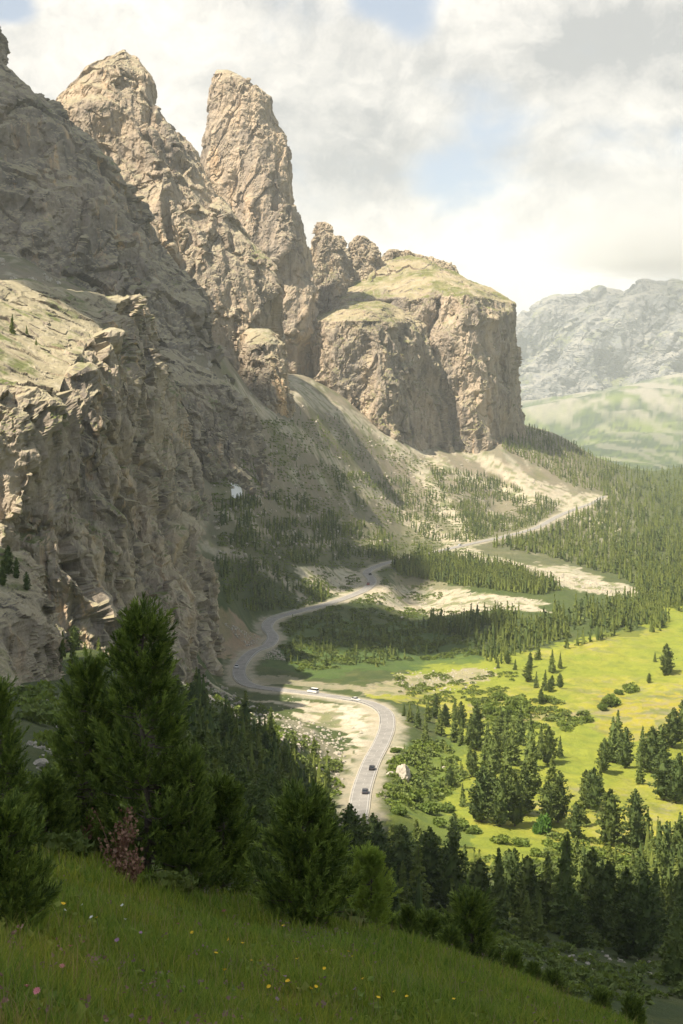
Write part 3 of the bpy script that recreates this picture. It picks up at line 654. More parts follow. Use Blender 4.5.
sc.render.engine = 'CYCLES'
cy = sc.cycles; cy.use_denoising = True
try: cy.denoiser = 'OPENIMAGEDENOISE'
except Exception: pass
cy.max_bounces = 5; cy.diffuse_bounces = 2; cy.glossy_bounces = 1; cy.transmission_bounces = 2; cy.volume_bounces = 1; cy.transparent_max_bounces = 8
cy.use_adaptive_sampling = True; cy.adaptive_threshold = .015; cy.caustics_reflective = False; cy.caustics_refractive = False
cy.volume_max_steps = 64
vs = sc.view_settings; vs.view_transform = 'Standard'; vs.look = 'None'; vs.gamma = 1; vs.exposure = .98; vs.use_curve_mapping = False
# ---------------------------------------------------------------- finding the ground under a pixel
GWM = np.maximum.accumulate(TZ / TR, 0)
def hit(px, py):
    """where the sight line through a pixel meets the ground: (x, y, z) and distance"""
    px = np.atleast_1d(np.asarray(px, float)); py = np.atleast_1d(np.asarray(py, float))
    a, w = azw(px, py); ci = np.clip(np.searchsorted(AA, a), 1, len(AA) - 1)
    ci = np.where(np.abs(AA[ci - 1] - a) < np.abs(AA[ci] - a), ci - 1, ci)
    ri = np.array([np.searchsorted(GWM[:, c], w_) for c, w_ in zip(ci, w)]); ok = ri < len(RR) - 1; ri = np.clip(ri, 1, len(RR) - 1)
    w0, w1 = GWM[ri - 1, ci], GWM[ri, ci]; t = np.clip((w - w0) / np.maximum(w1 - w0, 1e-9), 0, 1)
    r = RR[ri - 1] * (1 - t) + RR[ri] * t
    z = TZ[ri - 1, ci] * (1 - t) + TZ[ri, ci] * t
    return np.stack([r * np.sin(a), r * np.cos(a), z], 1), r, ok
def gz(x, y):
    """height of the ground sheet at a place"""
    x = np.atleast_1d(x); y = np.atleast_1d(y)
    r = np.hypot(x, y); a = np.arctan2(x, y)
    ci = np.clip(np.searchsorted(AA, a) - 1, 0, len(AA) - 2); ri = np.clip(np.searchsorted(RR, r) - 1, 0, len(RR) - 2)
    ta = np.clip((a - AA[ci]) / (AA[ci + 1] - AA[ci]), 0, 1); tr = np.clip((r - RR[ri]) / (RR[ri + 1] - RR[ri]), 0, 1)
    return (TZ[ri, ci] * (1 - ta) + TZ[ri, ci + 1] * ta) * (1 - tr) + (TZ[ri + 1, ci] * (1 - ta) + TZ[ri + 1, ci + 1] * ta) * tr

# ---------------------------------------------------------------- foliage materials
def leaf_mat(name, c1, c2, c3, rough=.75, transl=.0, scale=.6):
    m, nt, b = new_mat(name); N = NT(nt)
    co = N.n('ShaderNodeTexCoord').outputs['Object']; oi = N.n('ShaderNodeObjectInfo').outputs['Random']
    gi = N.n('ShaderNodeNewGeometry').outputs['Random Per Island']
    c = N.mix(N.rng(gi, 0, 1), c1, c2)
    c = N.mix(N.rng(N.noise(co, scale, 3, .6), .45, .7, 0, .8), c, c3)
    c = N.mix(N.rng(oi, 0, 1, 0, .45), c, N.mix(1., c, (1.5, 1.25, .85), 'MULTIPLY'))
    nt.links.new(c, b.inputs['Base Color']); b.inputs['Roughness'].default_value = rough; b.inputs['Specular IOR Level'].default_value = .2
    if transl:
        t = N.n('ShaderNodeBsdfTranslucent'); N.put(t, 0, N.mix(1., c, (1.5, 1.5, .6), 'MULTIPLY')); ms = N.n('ShaderNodeMixShader'); ms.inputs[0].default_value = transl
        nt.links.new(b.outputs[0], ms.inputs[1]); nt.links.new(t.outputs[0], ms.inputs[2]); nt.links.new(ms.outputs[0], [n for n in nt.nodes if n.type == 'OUTPUT_MATERIAL'][0].inputs[0])
    return m
lm_spruce = leaf_mat('spruce_needles', (.085, .125, .036), (.125, .17, .045), (.175, .215, .055), transl=.06)
lm_pine = leaf_mat('stone_pine_needles', (.058, .09, .028), (.085, .125, .036), (.125, .165, .045), transl=.05)
lm_larch = leaf_mat('larch_needles', (.11, .16, .045), (.15, .20, .055), (.19, .23, .06), transl=.2)
lm_young = leaf_mat('young_larch_needles', (.20, .30, .08), (.28, .38, .10), (.32, .40, .10), transl=.2)
lm_shrub = leaf_mat('shrub_leaves', (.095, .145, .032), (.135, .195, .042), (.18, .23, .05), transl=.2)
lm_leafy = leaf_mat('broad_leaves', (.06, .14, .03), (.09, .19, .035), (.12, .23, .04), transl=.25)
lm_near, nt_, b_ = new_mat('near_pine_needles'); N = NT(nt_); sx_ = N.n('ShaderNodeSeparateColor'); N.put(sx_, 0, N.n('ShaderNodeVertexColor', layer_name='col').outputs[0])
c_ = N.mix(sx_.outputs[0], (.05, .092, .02), (.24, .33, .055)); c_ = N.mix(N.math('MULTIPLY', sx_.outputs[1], .7), c_, (.29, .35, .065)); nt_.links.new(c_, b_.inputs['Base Color']); b_.inputs['Roughness'].default_value = .6
bark, nt, b = new_mat('bark'); N = NT(nt); co = N.n('ShaderNodeTexCoord').outputs['Object']
nt.links.new(N.mix(N.noise(co, 6., 4, .6), (.09, .07, .05), (.22, .18, .14)), b.inputs['Base Color'])

def tube(path, rad, k=6):
    path = np.asarray(path, float); n = len(path); V = []
    tg = np.gradient(path, axis=0); tg /= np.linalg.norm(tg, axis=1, keepdims=True) + 1e-9
    a = np.cross(tg, [0.13, .21, .97]); a /= np.linalg.norm(a, axis=1, keepdims=True) + 1e-9; b_ = np.cross(tg, a)
    th = np.arange(k) * 2 * PI / k
    V = path[:, None] + np.asarray(rad)[:, None, None] * (np.cos(th)[None, :, None] * a[:, None] + np.sin(th)[None, :, None] * b_[:, None])
    return V.reshape(-1, 3), grid_faces(n, k, True)
class Bag:
    def __init__(s): s.V = []; s.F = []; s.n = 0
    def add(s, V, F): s.V.append(V); s.F.append(np.asarray(F) + s.n); s.n += len(V)
    def mesh(s, name, mat, sm=False): return mesh_np(name, np.vstack(s.V), np.vstack(s.F), mat, sm)

def clumps(pos, dirn, size, rg, asp=.55):
    """one bent leaf-clump (two triangles as a folded quad) at each position, pointing along dirn"""
    n = len(pos); d = dirn / (np.linalg.norm(dirn, axis=1, keepdims=True) + 1e-9)
    u = rg.normal(size=(n, 3)); s_ = np.cross(d, u); s_ /= np.linalg.norm(s_, axis=1, keepdims=True) + 1e-9
    up = np.cross(s_, d); sz = size[:, None]
    a = pos - d * sz * .35; b_ = pos + s_ * sz * asp + up * sz * .12; c = pos + d * sz * .75 - up * sz * .1; e = pos - s_ * sz * asp + up * sz * .12
    V = np.stack([a, b_, c, e], 1).reshape(-1, 3); F = np.arange(4 * n).reshape(n, 4)
    return V, F
def crown_shape(kind, h, rg=None):
    if kind == 'spruce': return .03 + .97 * (1 - h) ** .85
    if kind == 'larch': return .04 + .96 * (1 - h) ** .75 * (.75 + .25 * min(1, h * 5))
    if kind == 'pine': return max(.05, (min(1, h * 3 + .62)) * (1 - h ** 2.6) ** .75)
def conifer_crown(kind, seed, n=1300, Hh=10., R=None, cl=.5, core=True, base=.06):
    """height 10 m; scaled per tree"""
    rg = np.random.default_rng(seed); R = R or {'spruce': 1.9, 'larch': 1.9, 'pine': 2.1}[kind]
    B = Bag(); nb = max(8, int(n / 12)); pos = []; dr = []; sz = []
    lean = rg.normal(size=2) * .12; lob = rg.uniform(0, 2 * PI, 3)
    for i in range(nb):
        h = (i + rg.uniform(0, 1)) / nb; h = h ** (1.25 if kind != 'pine' else 1.0)
        az = rg.uniform(0, 2 * PI); L = R * crown_shape(kind, h) * rg.uniform(.62, 1.18) * (1 + .16 * math.sin(2 * az + lob[0]) + .1 * math.sin(3 * az + lob[1] + 6 * h))
        z0 = Hh * (base + (1 - base) * h); droop = {'spruce': -.28, 'larch': -.08, 'pine': .30}[kind] * rg.uniform(.6, 1.4)
        m = max(3, int(12 * (L / R) ** .6 + 2)); t = rg.uniform(.25, 1.0, m) ** .7
        o = np.array([math.cos(az), math.sin(az), 0]); sd_ = np.array([-o[1], o[0], 0])
        p = o[None] * (L * t)[:, None] + sd_[None] * (rg.normal(size=m) * .16 * L * t)[:, None]; p[:, 2] += z0 + droop * L * t + rg.normal(size=m) * .1 - (.0 if kind == 'pine' else -.10 * L) * t * t
        p[:, :2] += lean * h * Hh * .1
        pos.append(p); dd = o[None] + sd_[None] * rg.normal(size=m)[:, None] * .5 + np.array([0, 0, 1]) * (droop * .8 + (.55 if kind == 'pine' else .0) + rg.normal(size=m) * .25)[:, None]
        dr.append(dd); sz.append(cl * rg.uniform(.6, 1.25, m) * (.55 + .45 * (1 - h)))
    t = rg.uniform(0, 1, 8); p = np.c_[rg.normal(size=8) * .05, rg.normal(size=8) * .05, Hh * (.955 + .045 * t)]; pos.append(p); dr.append(np.c_[rg.normal(size=(8, 2)) * .3, np.ones(8)]); sz.append(np.full(8, cl * .5))
    B.add(*clumps(np.vstack(pos), np.vstack(dr), np.concatenate(sz), rg))
    if core:
        hs = np.linspace(0, .94, 9); path = np.c_[lean[0] * hs * Hh * .1, lean[1] * hs * Hh * .1, Hh * (base + (1 - base) * hs)]
        V, F = tube(path, [R * .52 * crown_shape(kind, h) for h in hs], 9)
        V += rg.normal(size=V.shape) * .08; B.add(V, F)
    return B
def trunk_mesh(name, Hh=10., r0=.2):
    z = np.linspace(-.6, Hh * .93, 7); V, F = tube(np.c_[z * 0, z * 0, z], r0 * (1 - .92 * (z + .6) / (Hh + .6)), 6)
    return mesh_np(name, V, F, bark, True)
CM = {'spruce': lm_spruce, 'pine': lm_pine, 'larch': lm_larch}
CROWNS = {k: [conifer_crown(k, 100 * i + j, n=1900 if k != 'pine' else 2200, cl=.50 if k != 'pine' else .46).mesh(k + '_crown', CM[k]) for j in range(5)] for i, k in enumerate(CM)}
TRUNK = trunk_mesh('conifer_trunk')
def blob_crown(seed, n=700, R=1., flat=.62, cl=.2, mat=None, name='shrub_crown'):
    rg = np.random.default_rng(seed); nl = 7
    cs = np.c_[rg.uniform(-.55, .55, (nl, 2)) * R, rg.uniform(.25, .6, nl) * R * flat * 1.4]; rs = rg.uniform(.32, .55, nl) * R
    k = rg.integers(0, nl, n); d = rg.normal(size=(n, 3)); d /= np.linalg.norm(d, axis=1, keepdims=True)
    p = cs[k] + d * (rs[k] * rg.uniform(.75, 1.08, n))[:, None] * [1, 1, .85]; p[:, 2] = np.maximum(p[:, 2], .02)
    B = Bag(); B.add(*clumps(p, d + rg.normal(size=d.shape) * .5 + [0, 0, .35], cl * rg.uniform(.6, 1.2, n), rg))
    for c, r in zip(cs, rs):
        z = np.linspace(-.9, .9, 5); V, F = tube(np.c_[c[0] + z * 0, c[1] + z * 0, c[2] + z * r * .7], r * .72 * np.sqrt(1 - z ** 2), 8); B.add(V, F)
    return B.mesh(name, mat)
SHRUBS = [blob_crown(500 + i, mat=lm_shrub) for i in range(5)]
DSHRUBS = [blob_crown(520 + i, mat=lm_spruce, flat=.5) for i in range(4)]

# ---------------------------------------------------------------- individual trees
ORD = ['first', 'second', 'third', 'fourth', 'fifth', 'sixth', 'seventh', 'eighth', 'ninth', 'tenth', 'eleventh', 'twelfth', 'thirteenth', 'fourteenth', 'fifteenth', 'sixteenth', 'seventeenth', 'eighteenth', 'nineteenth', 'twentieth']
MARKS = [((403, 773), 'the pale roadside boulder'), ((385, 712), 'the wide gravel bend'), ((240, 680), 'the hairpin under the cliff'), ((352, 822), 'the lowest stretch of road'), ((150, 770), 'the big shaded pine'),
         ((543, 832), 'the bright round leafy tree'), ((667, 675), 'the lone meadow pine'), ((640, 720), 'the yellow flower meadow'), ((370, 930), 'the pale young larch'), ((636, 838), 'the twin dark meadow pines'),
         ((470, 940), 'the dark young pine on the turf crest'), ((210, 700), 'the boulder crest'), ((300, 900), 'the small pine on the turf edge'), ((480, 745), 'the middle of the meadow copse'), ((560, 930), 'the small shaded clearing'),
         ((683, 950), 'the shaded slope at the picture edge'), ((300, 760), 'the sunlit spur wood'), ((440, 860), 'the sunlit knoll'), ((60, 700), 'the foot of the dark crag'), ((560, 655), 'the thin tree row on the meadow'), ((440, 700), 'the dry gravel flat'), ((610, 900), 'the dense shaded wood'), ((520, 880), 'the wood below the knoll')]
REG = {}
def label_it(o, px, py, phrase, sizeword):
    REG.setdefault((phrase), []).append((o, px, py, sizeword))
def finish_labels():
    for phrase, L in REG.items():
        by = {}
        for o, px, py, sw in L:
            k = min(range(len(MARKS)), key=lambda i: math.hypot(MARKS[i][0][0] - px, MARKS[i][0][1] - py)); by.setdefault(k, []).append((math.hypot(MARKS[k][0][0] - px, MARKS[k][0][1] - py), o, sw))
        for k, l in by.items():
            l.sort(key=lambda q: q[0])
            for i, (d, o, sw) in enumerate(l):
                n = ORD[i] if i < len(ORD) else ORD[-1]
                tail = '' if i < len(ORD) else ', tight against its neighbour'
                o['label'] = f"{sw} {phrase}, {'nearest to' if i == 0 else n + ' one from'} {MARKS[k][1]}" + ('' if i < len(ORD) else '')
                if i >= len(ORD): o['label'] = f"{sw} {phrase}, deep among the others around {MARKS[k][1]}"
PHR = {'spruce': 'pointed green spruce', 'pine': 'dark dense stone pine', 'larch': 'pale feathery larch'}
NTREE = 0
def put_tree(kind, p, H, px, py, group, wscale=1., mesh=None):
    global NTREE
    NTREE += 1
    r = bpy.data.objects.new({'spruce': 'spruce_tree', 'pine': 'stone_pine', 'larch': 'larch_tree'}[kind], None); COL.objects.link(r)
    s = H / 10.; r.location = (p[0], p[1], p[2] - .1); r.rotation_euler = (random.uniform(-.03, .03), random.uniform(-.03, .03), random.uniform(0, 6.28))
    w = s * wscale * random.uniform(.85, 1.2); r.scale = (w, w, s); r.empty_display_size = .5
    r['category'] = 'tree'; r['group'] = group
    hp = H / max(1., math.hypot(p[0], p[1])) * FPX
    label_it(r, px, py, PHR[kind], 'tall' if H > 14 else 'small' if H < 7 else 'slim' if wscale < .9 else 'mid-sized')
    link('crown', mesh or random.choice(CROWNS[kind]), r); link('trunk', TRUNK, r)
    return r
MAN = [(474, 777, 24, 'pine'), (450, 788, 20, 'pine'), (463, 806, 21, 'spruce'), (481, 822, 50, 'pine'), (500, 826, 47, 'pine'), (492, 800, 58, 'spruce'), (515, 826, 50, 'pine'), (525, 815, 44, 'pine'), (508, 790, 45, 'larch'), (530, 770, 48, 'spruce'),
       (520, 745, 38, 'spruce'), (548, 826, 40, 'pine'), (558, 822, 46, 'pine'), (553, 800, 40, 'larch'), (541, 758, 30, 'spruce'), (549, 765, 34, 'pine'), (533, 792, 52, 'larch'), (476, 750, 40, 'pine'), (488, 760, 34, 'spruce'), (470, 748, 30, 'larch'),
       (461, 745, 25, 'spruce'), (496, 772, 38, 'pine'), (500, 735, 26, 'spruce'), (478, 725, 22, 'spruce'), (560, 757, 19, 'spruce'), (595, 812, 40, 'pine'), (588, 808, 34, 'pine'), (611, 845, 50, 'pine'), (636, 850, 53, 'pine'), (575, 840, 34, 'pine'),
       (582, 826, 36, 'spruce'), (600, 795, 30, 'spruce'), (612, 762, 40, 'spruce'), (603, 772, 30, 'pine'), (625, 768, 36, 'pine'), (640, 784, 26, 'larch'), (650, 772, 40, 'pine'), (660, 766, 36, 'pine'), (676, 803, 44, 'pine'), (664, 800, 46, 'pine'), (642, 762, 32, 'spruce'), (618, 748, 34, 'spruce'),
       (672, 747, 34, 'pine'), (683, 740, 38, 'pine'), (690, 752, 38, 'spruce'), (681, 868, 44, 'pine'), (667, 675, 27, 'pine'), (560, 688, 13, 'pine'), (552, 686, 10, 'pine'), (655, 662, 9, 'spruce'), (649, 683, 9, 'pine'), (538, 660, 16, 'spruce'), (530, 668, 14, 'pine'),
       (545, 690, 18, 'spruce'), (536, 688, 15, 'spruce'), (528, 682, 18, 'pine'), (541, 704, 14, 'pine'), (550, 692, 12, 'pine'), (552, 672, 20, 'spruce'), (560, 668, 14, 'spruce'), (498, 668, 10, 'spruce'), (508, 664, 12, 'pine'), (515, 670, 10, 'spruce'),
       (410, 722, 18, 'spruce'), (418, 728, 22, 'spruce'), (428, 722, 20, 'larch'), (435, 718, 22, 'pine'), (440, 735, 26, 'spruce'), (425, 742, 24, 'spruce'), (446, 726, 20, 'pine'), (404, 716, 12, 'spruce'), (455, 718, 18, 'spruce'), (462, 728, 24, 'pine'),
       (455, 742, 28, 'larch'), (506, 752, 36, 'spruce'), (512, 765, 40, 'larch'), (485, 790, 48, 'larch'), (470, 770, 26, 'larch'),
       (453, 846, 30, 'pine'), (432, 905, 70, 'pine'), (449, 915, 72, 'pine'), (466, 900, 50, 'spruce'), (478, 925, 60, 'pine'), (497, 930, 74, 'spruce'), (512, 915, 60, 'pine'), (528, 925, 62, 'pine'), (545, 925, 66, 'spruce'), (566, 935, 92, 'larch'), (590, 925, 70, 'pine'),
       (606, 935, 66, 'pine'), (625, 950, 72, 'pine'), (640, 960, 78, 'pine'), (655, 935, 60, 'spruce'), (672, 985, 70, 'larch'), (420, 885, 52, 'spruce'), (405, 880, 50, 'pine'), (392, 872, 44, 'spruce'), (380, 890, 60, 'pine'), (365, 880, 60, 'spruce'), (350, 885, 72, 'pine'), (335, 870, 62, 'spruce')]
def pois(n, poly, dmin, seed, dens=None):
    """scattered picture positions inside a polygon, kept apart"""
    rg = np.random.default_rng(seed); poly = np.array(poly, float); lo, hi = poly.min(0), poly.max(0); out = []; grid = {}
    Pc = lo + (hi - lo) * rg.random((n * 14, 2)); Pc = Pc[inpoly(Pc[:, 0], Pc[:, 1], [tuple(q) for q in poly])]
    if dens is not None: Pc = Pc[rg.random(len(Pc)) < dens(Pc)]
    if dmin <= 0: return Pc[:n]
    cs = max(dmin, 1.)
    for p in Pc:
        g = (int(p[0] // cs), int(p[1] // cs)); bad = False
        for i in (-1, 0, 1):
            for j in (-1, 0, 1):
                for q in grid.get((g[0] + i, g[1] + j), ()):
                    if abs(q[0] - p[0]) < dmin and abs(q[1] - p[1]) < dmin * .6: bad = True
        if bad: continue
        grid.setdefault(g, []).append(p); out.append(p)
        if len(out) >= n: break
    return np.array(out)
def place(px, py): 
    P3, r, ok = hit(px, py); return P3[0], r[0]
for px, py, hp, kind in MAN:
    p, r = place(px, py); H = hp * r / FPX * 1.15
    put_tree(kind, p, H, px, py - hp / 2, 'conifers on the sunlit meadow' if py - hp / 2 < 845 else 'conifers of the shaded wood', .95 if kind == 'spruce' else 1.05 if kind == 'larch' else 1.12)
def road_clear(p, d=6.): return np.hypot(road_f[::6, 0] - p[0], road_f[::6, 1] - p[1]).min() > d
WOODS = [  # n, polygon, spacing, kinds (spruce, pine, larch), height, group
    (50, [(300, 830), (395, 860), (470, 880), (560, 875), (683, 860), (700, 960), (640, 965), (560, 950), (470, 945), (400, 930), (330, 930), (290, 880)], 14, (.35, .5, .15), (8, 13), 'conifers of the shaded wood'),
    (64, [(205, 700), (232, 716), (262, 728), (290, 742), (318, 762), (335, 790), (345, 830), (360, 860), (300, 860), (240, 820), (205, 790), (195, 740)], 8.5, (.5, .2, .3), (5, 9.5), 'conifers of the spur wood'),
    (26, [(185, 690), (205, 700), (200, 800), (330, 880), (290, 900), (220, 880), (180, 800), (170, 720)], 10, (.5, .5, 0), (7, 12), 'conifers of the spur wood'),
    (18, [(110, 640), (180, 655), (210, 700), (190, 760), (130, 740), (40, 680), (20, 660)], 10, (.6, .4, 0), (4.5, 8), 'conifers at the foot of the cliffs')]
rgw = np.random.default_rng(77)
for wi, (n, poly, dm, kp, hh, grp) in enumerate(WOODS):
    for px, py in pois(n, poly, dm, 40 + wi):
        p, r = place(px, py)
        if r < 70 or not road_clear(p, 7): continue
        k = rgw.choice(['spruce', 'pine', 'larch'], p=kp); H = rgw.uniform(*hh)
        put_tree(k, p, H, px, py - H / r * FPX / 2, grp, 1.15)
print('trees', NTREE, round(time.time() - T0, 1))

# ---------------------------------------------------------------- forest: thousands of far trees, one mass per kind of wood
def merged(name, temps, P3, S, Wd, mat, seed, label=None):
    rg = np.random.default_rng(seed); Vs = []; Fs = []; n0 = 0; which = rg.integers(0, len(temps), len(P3)); yaw = rg.uniform(0, 2 * PI, len(P3))
    for t, B in enumerate(temps):
        V0 = np.vstack(B.V); F0 = np.vstack(B.F); I = np.flatnonzero(which == t)
        if not len(I): continue
        c, s_ = np.cos(yaw[I])[:, None], np.sin(yaw[I])[:, None]
        X = (V0[None, :, 0] * c - V0[None, :, 1] * s_) * (S[I] * Wd[I])[:, None]; Y = (V0[None, :, 0] * s_ + V0[None, :, 1] * c) * (S[I] * Wd[I])[:, None]; Z = V0[None, :, 2] * S[I][:, None]
        V = np.stack([X, Y, Z], -1) + P3[I][:, None]; Vs.append(V.reshape(-1, 3)); Fs.append((F0[None] + n0 + np.arange(len(I))[:, None, None] * len(V0)).reshape(-1, 4)); n0 += V.shape[0] * V.shape[1]
    o = link(name, mesh_np(name, np.vstack(Vs), np.vstack(Fs), mat, False), kind='stuff')
    if label: o['label'] = label
    return o
def lod(kind, seed, n=60, core=True):
    B = conifer_crown(kind, seed, n=n, cl=1.15 if n < 100 else .8, core=False); rg = np.random.default_rng(seed)
    hs = np.linspace(0, .97, 4); R = 1.5
    V, F = tube(np.c_[hs * 0, hs * 0, 10 * (.03 + .96 * hs)], [R * .62 * crown_shape(kind, h) for h in hs], 6); B.add(V + rg.normal(size=V.shape) * .1, F)
    return B
def scatter(n, poly, seed, dens=None, dm=0., rmin=330, rmax=3000):
    q = pois(n, poly, dm, seed, dens)
    P3, r, ok = hit(q[:, 0], q[:, 1]); k = ok & (r > rmin) & (r < rmax); P3 = P3[k]; q = q[k]; r = r[k]
    d = np.hypot(road_f[::8, 0][None] - P3[:, :1], road_f[::8, 1][None] - P3[:, 1:2]).min(1); k = d > 7.5
    return P3[k], r[k], q[k]
nzc = {}
def pat(sx_, sy_, th, seed, soft=.15):
    def f(p):
        v = fbm(np.stack([p[:, 0] / sx_, p[:, 1] / sy_, np.full(len(p), seed * 1.7)], -1), 3); return np.clip((v - th) / soft + .5, 0, 1)
    return f
SETS = {'spruce': [], 'pine': [], 'larch': []}
def addset(mix_, *a, H=(7, 11), **k):
    P3, r, q = scatter(*a, **k); rg = np.random.default_rng(a[2]); w = rg.choice(3, len(P3), p=mix_)
    for i, kd in enumerate(SETS): 
        m = w == i; SETS[kd].append(np.c_[P3[m], rg.uniform(H[0], H[1], m.sum())])
addset((.8, .2, 0), 2100, [(600, 470), (683, 462), (720, 462), (720, 600), (683, 612), (640, 605), (636, 585), (600, 572), (560, 560), (500, 548), (480, 548), (540, 535), (575, 515), (604, 502)], 1, dm=1.6)
addset((.75, .2, .05), 520, [(525, 425), (560, 440), (600, 455), (625, 468), (600, 492), (575, 488), (545, 470), (500, 448)], 2, dm=2., H=(6, 9))
addset((.75, .2, .05), 800, [(385, 560), (420, 555), (470, 562), (520, 574), (560, 590), (540, 595), (460, 586), (400, 575)], 3, dm=1.8)
addset((.7, .2, .1), 480, [(430, 622), (540, 616), (640, 600), (672, 618), (660, 632), (620, 634), (600, 628), (560, 640), (520, 646), (480, 640), (430, 632)], 4, dm=2.6, dens=pat(30, 10, -.05, 1), H=(7, 12))
addset((.6, .35, .05), 330, [(480, 636), (560, 640), (520, 655), (500, 665), (470, 655)], 5, dm=3.5, dens=pat(20, 8, .05, 2), H=(5, 9))
addset((.6, .4, 0), 700, [(210, 500), (300, 500), (400, 540), (440, 552), (370, 562), (300, 565), (230, 545)], 6, dm=2.2, dens=pat(26, 9, .08, 3), H=(4, 8))
addset((.6, .4, 0), 600, [(330, 470), (400, 480), (450, 500), (500, 530), (470, 545), (440, 545), (400, 525), (340, 500)], 7, dm=2., dens=pat(26, 8, .06, 4), H=(4, 7))
addset((.6, .4, 0), 800, [(430, 470), (480, 475), (560, 505), (540, 525), (480, 538), (455, 520)], 8, dm=1.7, dens=pat(24, 8, -.1, 5), H=(4, 8))
addset((.6, .4, 0), 300, [(210, 560), (300, 575), (340, 600), (270, 612), (230, 610)], 9, dm=3., dens=pat(18, 9, .1, 6), H=(4, 8))
addset((.6, .4, 0), 130, [(275, 628), (330, 618), (400, 624), (470, 630), (470, 650), (380, 668), (300, 668), (262, 655)], 10, dm=3.4, dens=pat(20, 8, .12, 7), H=(4, 8))
addset((.6, .4, 0), 200, [(220, 440), (320, 400), (440, 470), (400, 480), (300, 480), (240, 480)], 11, dm=3, dens=pat(30, 9, .1, 8), H=(3, 5))
addset((.3, .4, .3), 25, [(395, 752), (440, 746), (470, 770), (440, 800), (400, 805)], 12, dm=5, dens=pat(24, 12, .0, 9), H=(3, 5))
addset((.45, .35, .2), 170, [(200, 700), (330, 780), (350, 840), (300, 900), (210, 870), (180, 760)], 13, dm=5, rmin=150, H=(5, 10))
addset((.45, .45, .1), 80, [(290, 840), (400, 870), (560, 865), (700, 850), (700, 960), (560, 950), (400, 935), (290, 920)], 14, dm=8, rmin=130, H=(5, 10))
addset((.7, .2, .1), 160, [(640, 628), (560, 650), (600, 640)], 15, dm=3.5)
addset((.5, .5, 0), 110, [(640, 845), (683, 840), (720, 860), (720, 950), (640, 900)], 16, dm=7, rmin=130, H=(7, 11))
nf = 0
for i, kd in enumerate(SETS):
    A = np.vstack(SETS[kd]); nf += len(A); rg = np.random.default_rng(i)
    merged('forest', [lod(kd, 900 + 10 * i + j) for j in range(5)], A[:, :3] - [0, 0, .2], A[:, 3] / 10, rg.uniform(.85, 1.25, len(A)), CM[kd], 60 + i,
           {'spruce': 'green spruce wood covering the slopes below the walls', 'pine': 'darker stone pines mixed through the far woods', 'larch': 'pale larches mixed through the far woods'}[kd])
# low scrub on the scree, the valley floor and the shaded slope
sh = []; 
for n, poly, sd_, dn, hh, rm in [
    (2600, [(210, 480), (260, 420), (330, 420), (470, 480), (560, 510), (470, 545), (440, 600), (300, 610), (225, 600)], 31, pat(22, 8, .0, 21), (.8, 1.7), 330),
    (190, [(385, 745), (440, 740), (470, 780), (440, 800), (400, 815), (380, 805)], 32, pat(20, 10, -.15, 22), (1., 2.4), 330),
    (600, [(265, 625), (330, 606), (470, 612), (480, 655), (300, 672)], 33, pat(16, 7, .0, 23), (1., 2.2), 330),
    (900, [(180, 685), (260, 705), (340, 760), (350, 830), (300, 900), (200, 860), (90, 850), (20, 690)], 34, pat(24, 14, -.1, 24), (1., 2.), 100),
    (700, [(300, 860), (683, 850), (700, 1000), (560, 1000), (420, 960), (300, 940)], 35, pat(24, 10, .0, 25), (.8, 1.6), 90),
    (260, [(470, 700), (540, 695), (600, 715), (560, 735), (500, 740)], 36, pat(20, 5, .1, 26), (1., 2.4), 330),
    (160, [(540, 830), (600, 840), (683, 840), (683, 870), (560, 880)], 37, None, (1., 2.), 330),
    (220, [(395, 676), (520, 672), (500, 700), (400, 705)], 38, pat(16, 6, .1, 28), (.8, 1.6), 330)]:
    P3, r, q = scatter(n, poly, sd_, dn, dm=2.5, rmin=rm); rg = np.random.default_rng(sd_); sh.append(np.c_[P3, rg.uniform(*hh, len(P3))])
def lodshrub(seed):
    rg = np.random.default_rng(seed); n = 60; d = rg.normal(size=(n, 3)); d[:, 2] = np.abs(d[:, 2]); d /= np.linalg.norm(d, axis=1, keepdims=True); B = Bag()
    p = d * rg.uniform(.7, 1.05, n)[:, None] * [1, 1, .75]; B.add(*clumps(p, d + rg.normal(size=d.shape) * .5, .42 * rg.uniform(.6, 1.2, n), rg)); return B
A = np.vstack(sh); shrub_half = np.random.default_rng(5).random(len(A)) < .5  # a random half becomes light green shrubs, the rest dwarf pine
merged('scrub', [lodshrub(i) for i in range(4)], A[shrub_half][:, :3], A[shrub_half][:, 3], np.ones(shrub_half.sum()), lm_shrub, 81, 'light green low scrub spread over the valley')
merged('scrub', [lodshrub(i + 9) for i in range(4)], A[~shrub_half][:, :3], A[~shrub_half][:, 3], np.full((~shrub_half).sum(), 1.2), lm_spruce, 82, 'dark dwarf pine scrub spread over the slopes')
print('forest', nf, len(A), round(time.time() - T0, 1))

